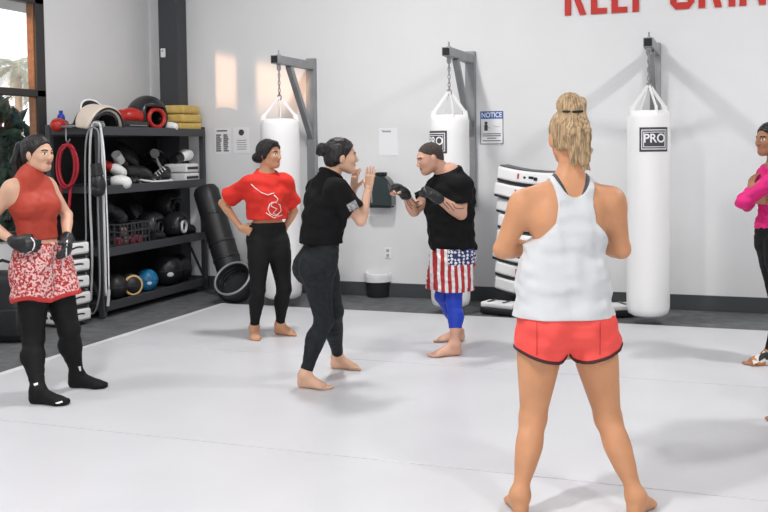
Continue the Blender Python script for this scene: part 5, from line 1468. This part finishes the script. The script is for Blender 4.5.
leggings(ce, hem_z(ce, 318, 239), M['legging_g'], .90)
ctee = tee(ce, hem_z(ce, 318, 243), M['tee_black'], off=.014, sleeve=.66, amp=.006, sl_extra=.016, extra=[loft('t', ce.A + UP * .2, ce.B - UP * .14, ce.front, [(0, .122, .104), (.5, .140, .112), (1, .150, .104)], .05, pw=2.3)])
surf_patch('sleeve_print', ctee, [(346.5, 205), (355, 200), (359, 207.5), (350, 212)], M['greyprint'], ctee, 6)
hp_, hx = ce.hp, ce.hax
tl = [ellp('', hp_(.0, -.125, .045), (.05, .045, .045), hx, .012), ellp('', hp_(.02, -.135, .06), (.03, .03, .03), hx, .008), ellp('', hp_(-.02, -.135, .03), (.03, .035, .03), hx, .008)]
hair_cap(hp_, hx, 1.0, .013, tail=tl, m=MHAIR, parent=ce.root, amp=.002, low=-.075)
MB().tube([Vector(hp_(.034 * math.cos(q), -.10, .042 + .034 * math.sin(q))) - Vector(ce.root.location) for q in np.linspace(0, 2 * math.pi, 20, endpoint=False)], .006, 6, closed=True).build('hair_tie', M['blackm'], ce.root, smooth=True)

# ------------------------------------------------------------------ man in flag shorts
HR = ((-.75, -.25, .35), (.3, -.3, -.9)); HL = ((-.85, -.3, .42), (-.3, .3, -.85))
mn = make_person(dict(label='man in black tee, flag shorts and blue leggings holding gloved fists up', skin=skin_tattoo(), D=7.55, male=True,
    front=(-.86, -.5), hipfront=(-.93, -.35), hfront=(-.93, -.28, -.25), hup=(-.22, 0, .95), head=(429.5, 158, -.02), neck=(449.5, 172.5, 0), crotch=(453, 264, 0),
    shL=(461, 186, -.19), shR=(440, 185, .17), elL=(461, 214, -.22), elR=(414, 211, .02), wrL=(436, 197, -.34), wrR=(405, 193, -.10),
    hipL=(456, 254, -.09), hipR=(450, 254, .09), knL=(454, 302, -.10), knR=(442.5, 296, .06),
    footL=((461, 355), (433, 357)), footR=((464.5, 341), (433, 342)), footlen=.265, fs=1.08,
    handL=dict(d=HL[0], n=HL[1], curl=(1.0, 1.2, .9), spread=.04, thumb=.5, tin=.7), handR=dict(d=HR[0], n=HR[1], curl=(.9, 1.1, .9), spread=.04, thumb=.5, tin=.7),
    w=1.0, dw=1.06, sw=1.08, aw=1.22, lw=.95, hs=1.06, hsc=1.03, calf=1.05, butt=.95, brow=MCROP))
leggings(mn, hem_z(mn, 452, 262), M['bluelegs'], {'L': .62, 'R': .62}, name='leggings', off=.006)
mt_ = tee(mn, hem_z(mn, 453, 249.5), M['tee_black'], off=.013, sleeve=.64, amp=.006, sl_extra=.008, extra=[loft('t', mn.A + UP * .2, mn.B - UP * .16, mn.front, [(0, .165, .15, 0, .008), (.5, .178, .15, 0, .008), (1, .185, .135)], .06, pw=2.4)])
zz = hem_z(mn, 453, 247); zb_ = hem_z(mn, 453, 289)
fsn = [q.clone() for q in mn.P if q.tag in ('torso', 'butt')]
for sd in 'RL':
    h, k = mn.H[sd], mn.K[sd]
    fsn.append(loft('s', h + UP * .10, h + (k - h) * .86, mn.hfront, [(0, .112, .122), (.4, .114, .128), (1, .114, .131)], .04, pw=2.2))
flagax = tuple(_r0)
fl_ = garment('shorts', fsn, .010, [zcut(zz), zcut(zb_, False)], pattern_flag(flagax, hem_z(mn, 453, 262), at(446, 260, mn.D)@_r0 - mn.base@_r0), mn.root, .0055, .007, .075)
mn.hd = {'L': (xd(*HL[0]), nrm(xd(*HL[1]) - xd(*HL[0]) * (xd(*HL[1]) @ xd(*HL[0])))), 'R': (xd(*HR[0]), nrm(xd(*HR[1]) - xd(*HR[0]) * (xd(*HR[1]) @ xd(*HR[0]))))}
fist_glove(mn, 'L', M['glove'], M['black'], 'glove', .98); fist_glove(mn, 'R', M['glove'], M['black'], 'glove', .92)
hair_cap(mn.hp, mn.hax, mn.hsc, .0025, m=MCROP, parent=mn.root, amp=.0004, low=-.045, res=.0032, hl=.090, side=.012)
ink = mat('tattoo_ink', (.10, .075, .07), .6)
bd = [o for o in mn.root.children if o.name.startswith('body')][0]
surf_ribbon('tattoo', bd, [[(455, 199), (458, 202), (462, 204), (465, 203)], [(452, 203), (455, 208), (460, 209), (464, 208)], [(446, 202), (450, 206), (454, 211)], [(441, 199), (444, 204), (449, 209)], [(408, 200), (411, 205), (417, 208), (421, 205)], [(406, 198), (408, 204), (412, 209)], [(411, 199), (415, 203), (419, 201)]], .0035, ink, bd)

def wrap_mat():
    m = mat('patterned_wrap', (.1, .1, .1), .7); nt = m.node_tree; b = nt.nodes['Principled BSDF']
    tc = nt.nodes.new('ShaderNodeTexCoord'); n = nt.nodes.new('ShaderNodeTexVoronoi'); n.inputs['Scale'].default_value = 24
    r = nt.nodes.new('ShaderNodeValToRGB'); r.color_ramp.interpolation = 'CONSTANT'
    r.color_ramp.elements[0].color = (.02, .02, .02, 1); r.color_ramp.elements[1].position = .45; r.color_ramp.elements[1].color = (.55, .22, .08, 1)
    e = r.color_ramp.elements.new(.72); e.color = (.7, .68, .66, 1)
    nt.links.new(tc.outputs['Object'], n.inputs['Vector']); nt.links.new(n.outputs['Color'], r.inputs['Fac']); nt.links.new(r.outputs['Color'], b.inputs['Base Color']); return m
# ------------------------------------------------------------------ woman in pink at the right edge
pk = make_person(dict(label='woman in a pink long sleeve top with crossed arms, at the right edge', skin=M['sk_brown'], D=7.0,
    front=(-.88, -.45), hipfront=(-.9, -.4), hfront=(-.95, -.3, -.03), head=(769.5, 139, 0), neck=(778, 161, 0), crotch=(776, 254, 0),
    shL=(781, 175, -.17), shR=(768, 174, .16), elL=(742, 203, -.13), elR=(747, 205, .16), wrL=(750, 190, .02), wrR=(752, 199, -.13),
    hipL=(779, 244, -.08), hipR=(772, 244, .08), knL=(783, 302, -.06), knR=(778, 302, .06),
    footL=((777, 365), (744, 365)), footR=((796, 360), (765, 355)), footlen=.24,
    handL=dict(d=(.25, .25, .95), n=(.9, .2, 0), curl=(.4, .4, .4)), handR=dict(d=(.95, -.25, -.05), n=(.1, .95, .2), curl=(.2, .3, .25), spread=.16),
    w=1.0, dw=1.0, butt=1.1, bust=.95, aw=1.0, lw=1.06))
leggings(pk, hem_z(pk, 775, 227), M['legging'], .95)
pp = [q.clone() for q in pk.P if q.tag in ('torso', 'shoulder', 'butt', 'armRU', 'armLU')]
for sd in 'RL': pp += [q.clone(limb_cut(pk, sd, 'armF', .90)) for q in pk.get('arm' + sd + 'F')]
pb = pk.A + (pk.B - pk.A) * .985
garment('long_sleeve_top', pp, .010, [zcut(hem_z(pk, 770, 229), False), plane(pb, nrm(UP + pk.front * .35))], M['pink'], pk.root, .0055, .004, .09)
wrp = garment('foot_wrap', [q.clone() for q in pk.P if q.tag == 'footL'], .006, [plane(pk.fl['L'][0] + nrm(pk.fl['L'][1] - pk.fl['L'][0]) * .185, pk.fl['L'][1] - pk.fl['L'][0]), lambda X, Y, Z: .001 - Z], wrap_mat(), pk.root, .005)
hp_, hx = pk.hp, pk.hax
hair_cap(hp_, hx, 1.0, .011, tail=[ellp('', hp_(0, -.13, .03), (.045, .045, .045), hx, .02)], m=MHAIR, parent=pk.root, low=-.07)

# ------------------------------------------------------------------ bare foot of someone standing just outside the right edge
ex = make_person(dict(label='person outside the right edge, only bare toes on the mat in view', skin=M['sk_brown'], D=5.35,
    front=(-.95, -.3), hfront=(-.97, -.2, 0), head=(818, 136, 0), neck=(826, 168, 0), crotch=(824, 290, 0),
    shL=(829, 180, -.18), shR=(823, 179, .18), elL=(836, 232, -.22), elR=(832, 230, .22), wrL=(826, 278, -.24), wrR=(822, 276, .24),
    hipL=(826, 276, -.08), hipR=(822, 276, .08), knL=(822, 350, -.08), knR=(818, 348, .08),
    footL=((812, 426), (765, 421)), footR=((846, 414), (806, 409)), footlen=.25,
    handL=dict(d=(-.1, 0, -1), n=(0, 1, 0)), handR=dict(d=(-.1, 0, -1), n=(0, -1, 0)), w=1.0, butt=1.0, bust=.8, res=.008))
leggings(ex, hem_z(ex, 824, 250), M['legging'], .93, res=.008)
tee(ex, hem_z(ex, 824, 262), M['tee_black'], res=.008)
hair_cap(ex.hp, ex.hax, 1.0, .011, tail=[ellp('', ex.hp(0, -.13, .03), (.045, .045, .045), ex.hax, .02)], m=MHAIR, parent=ex.root, low=-.07)
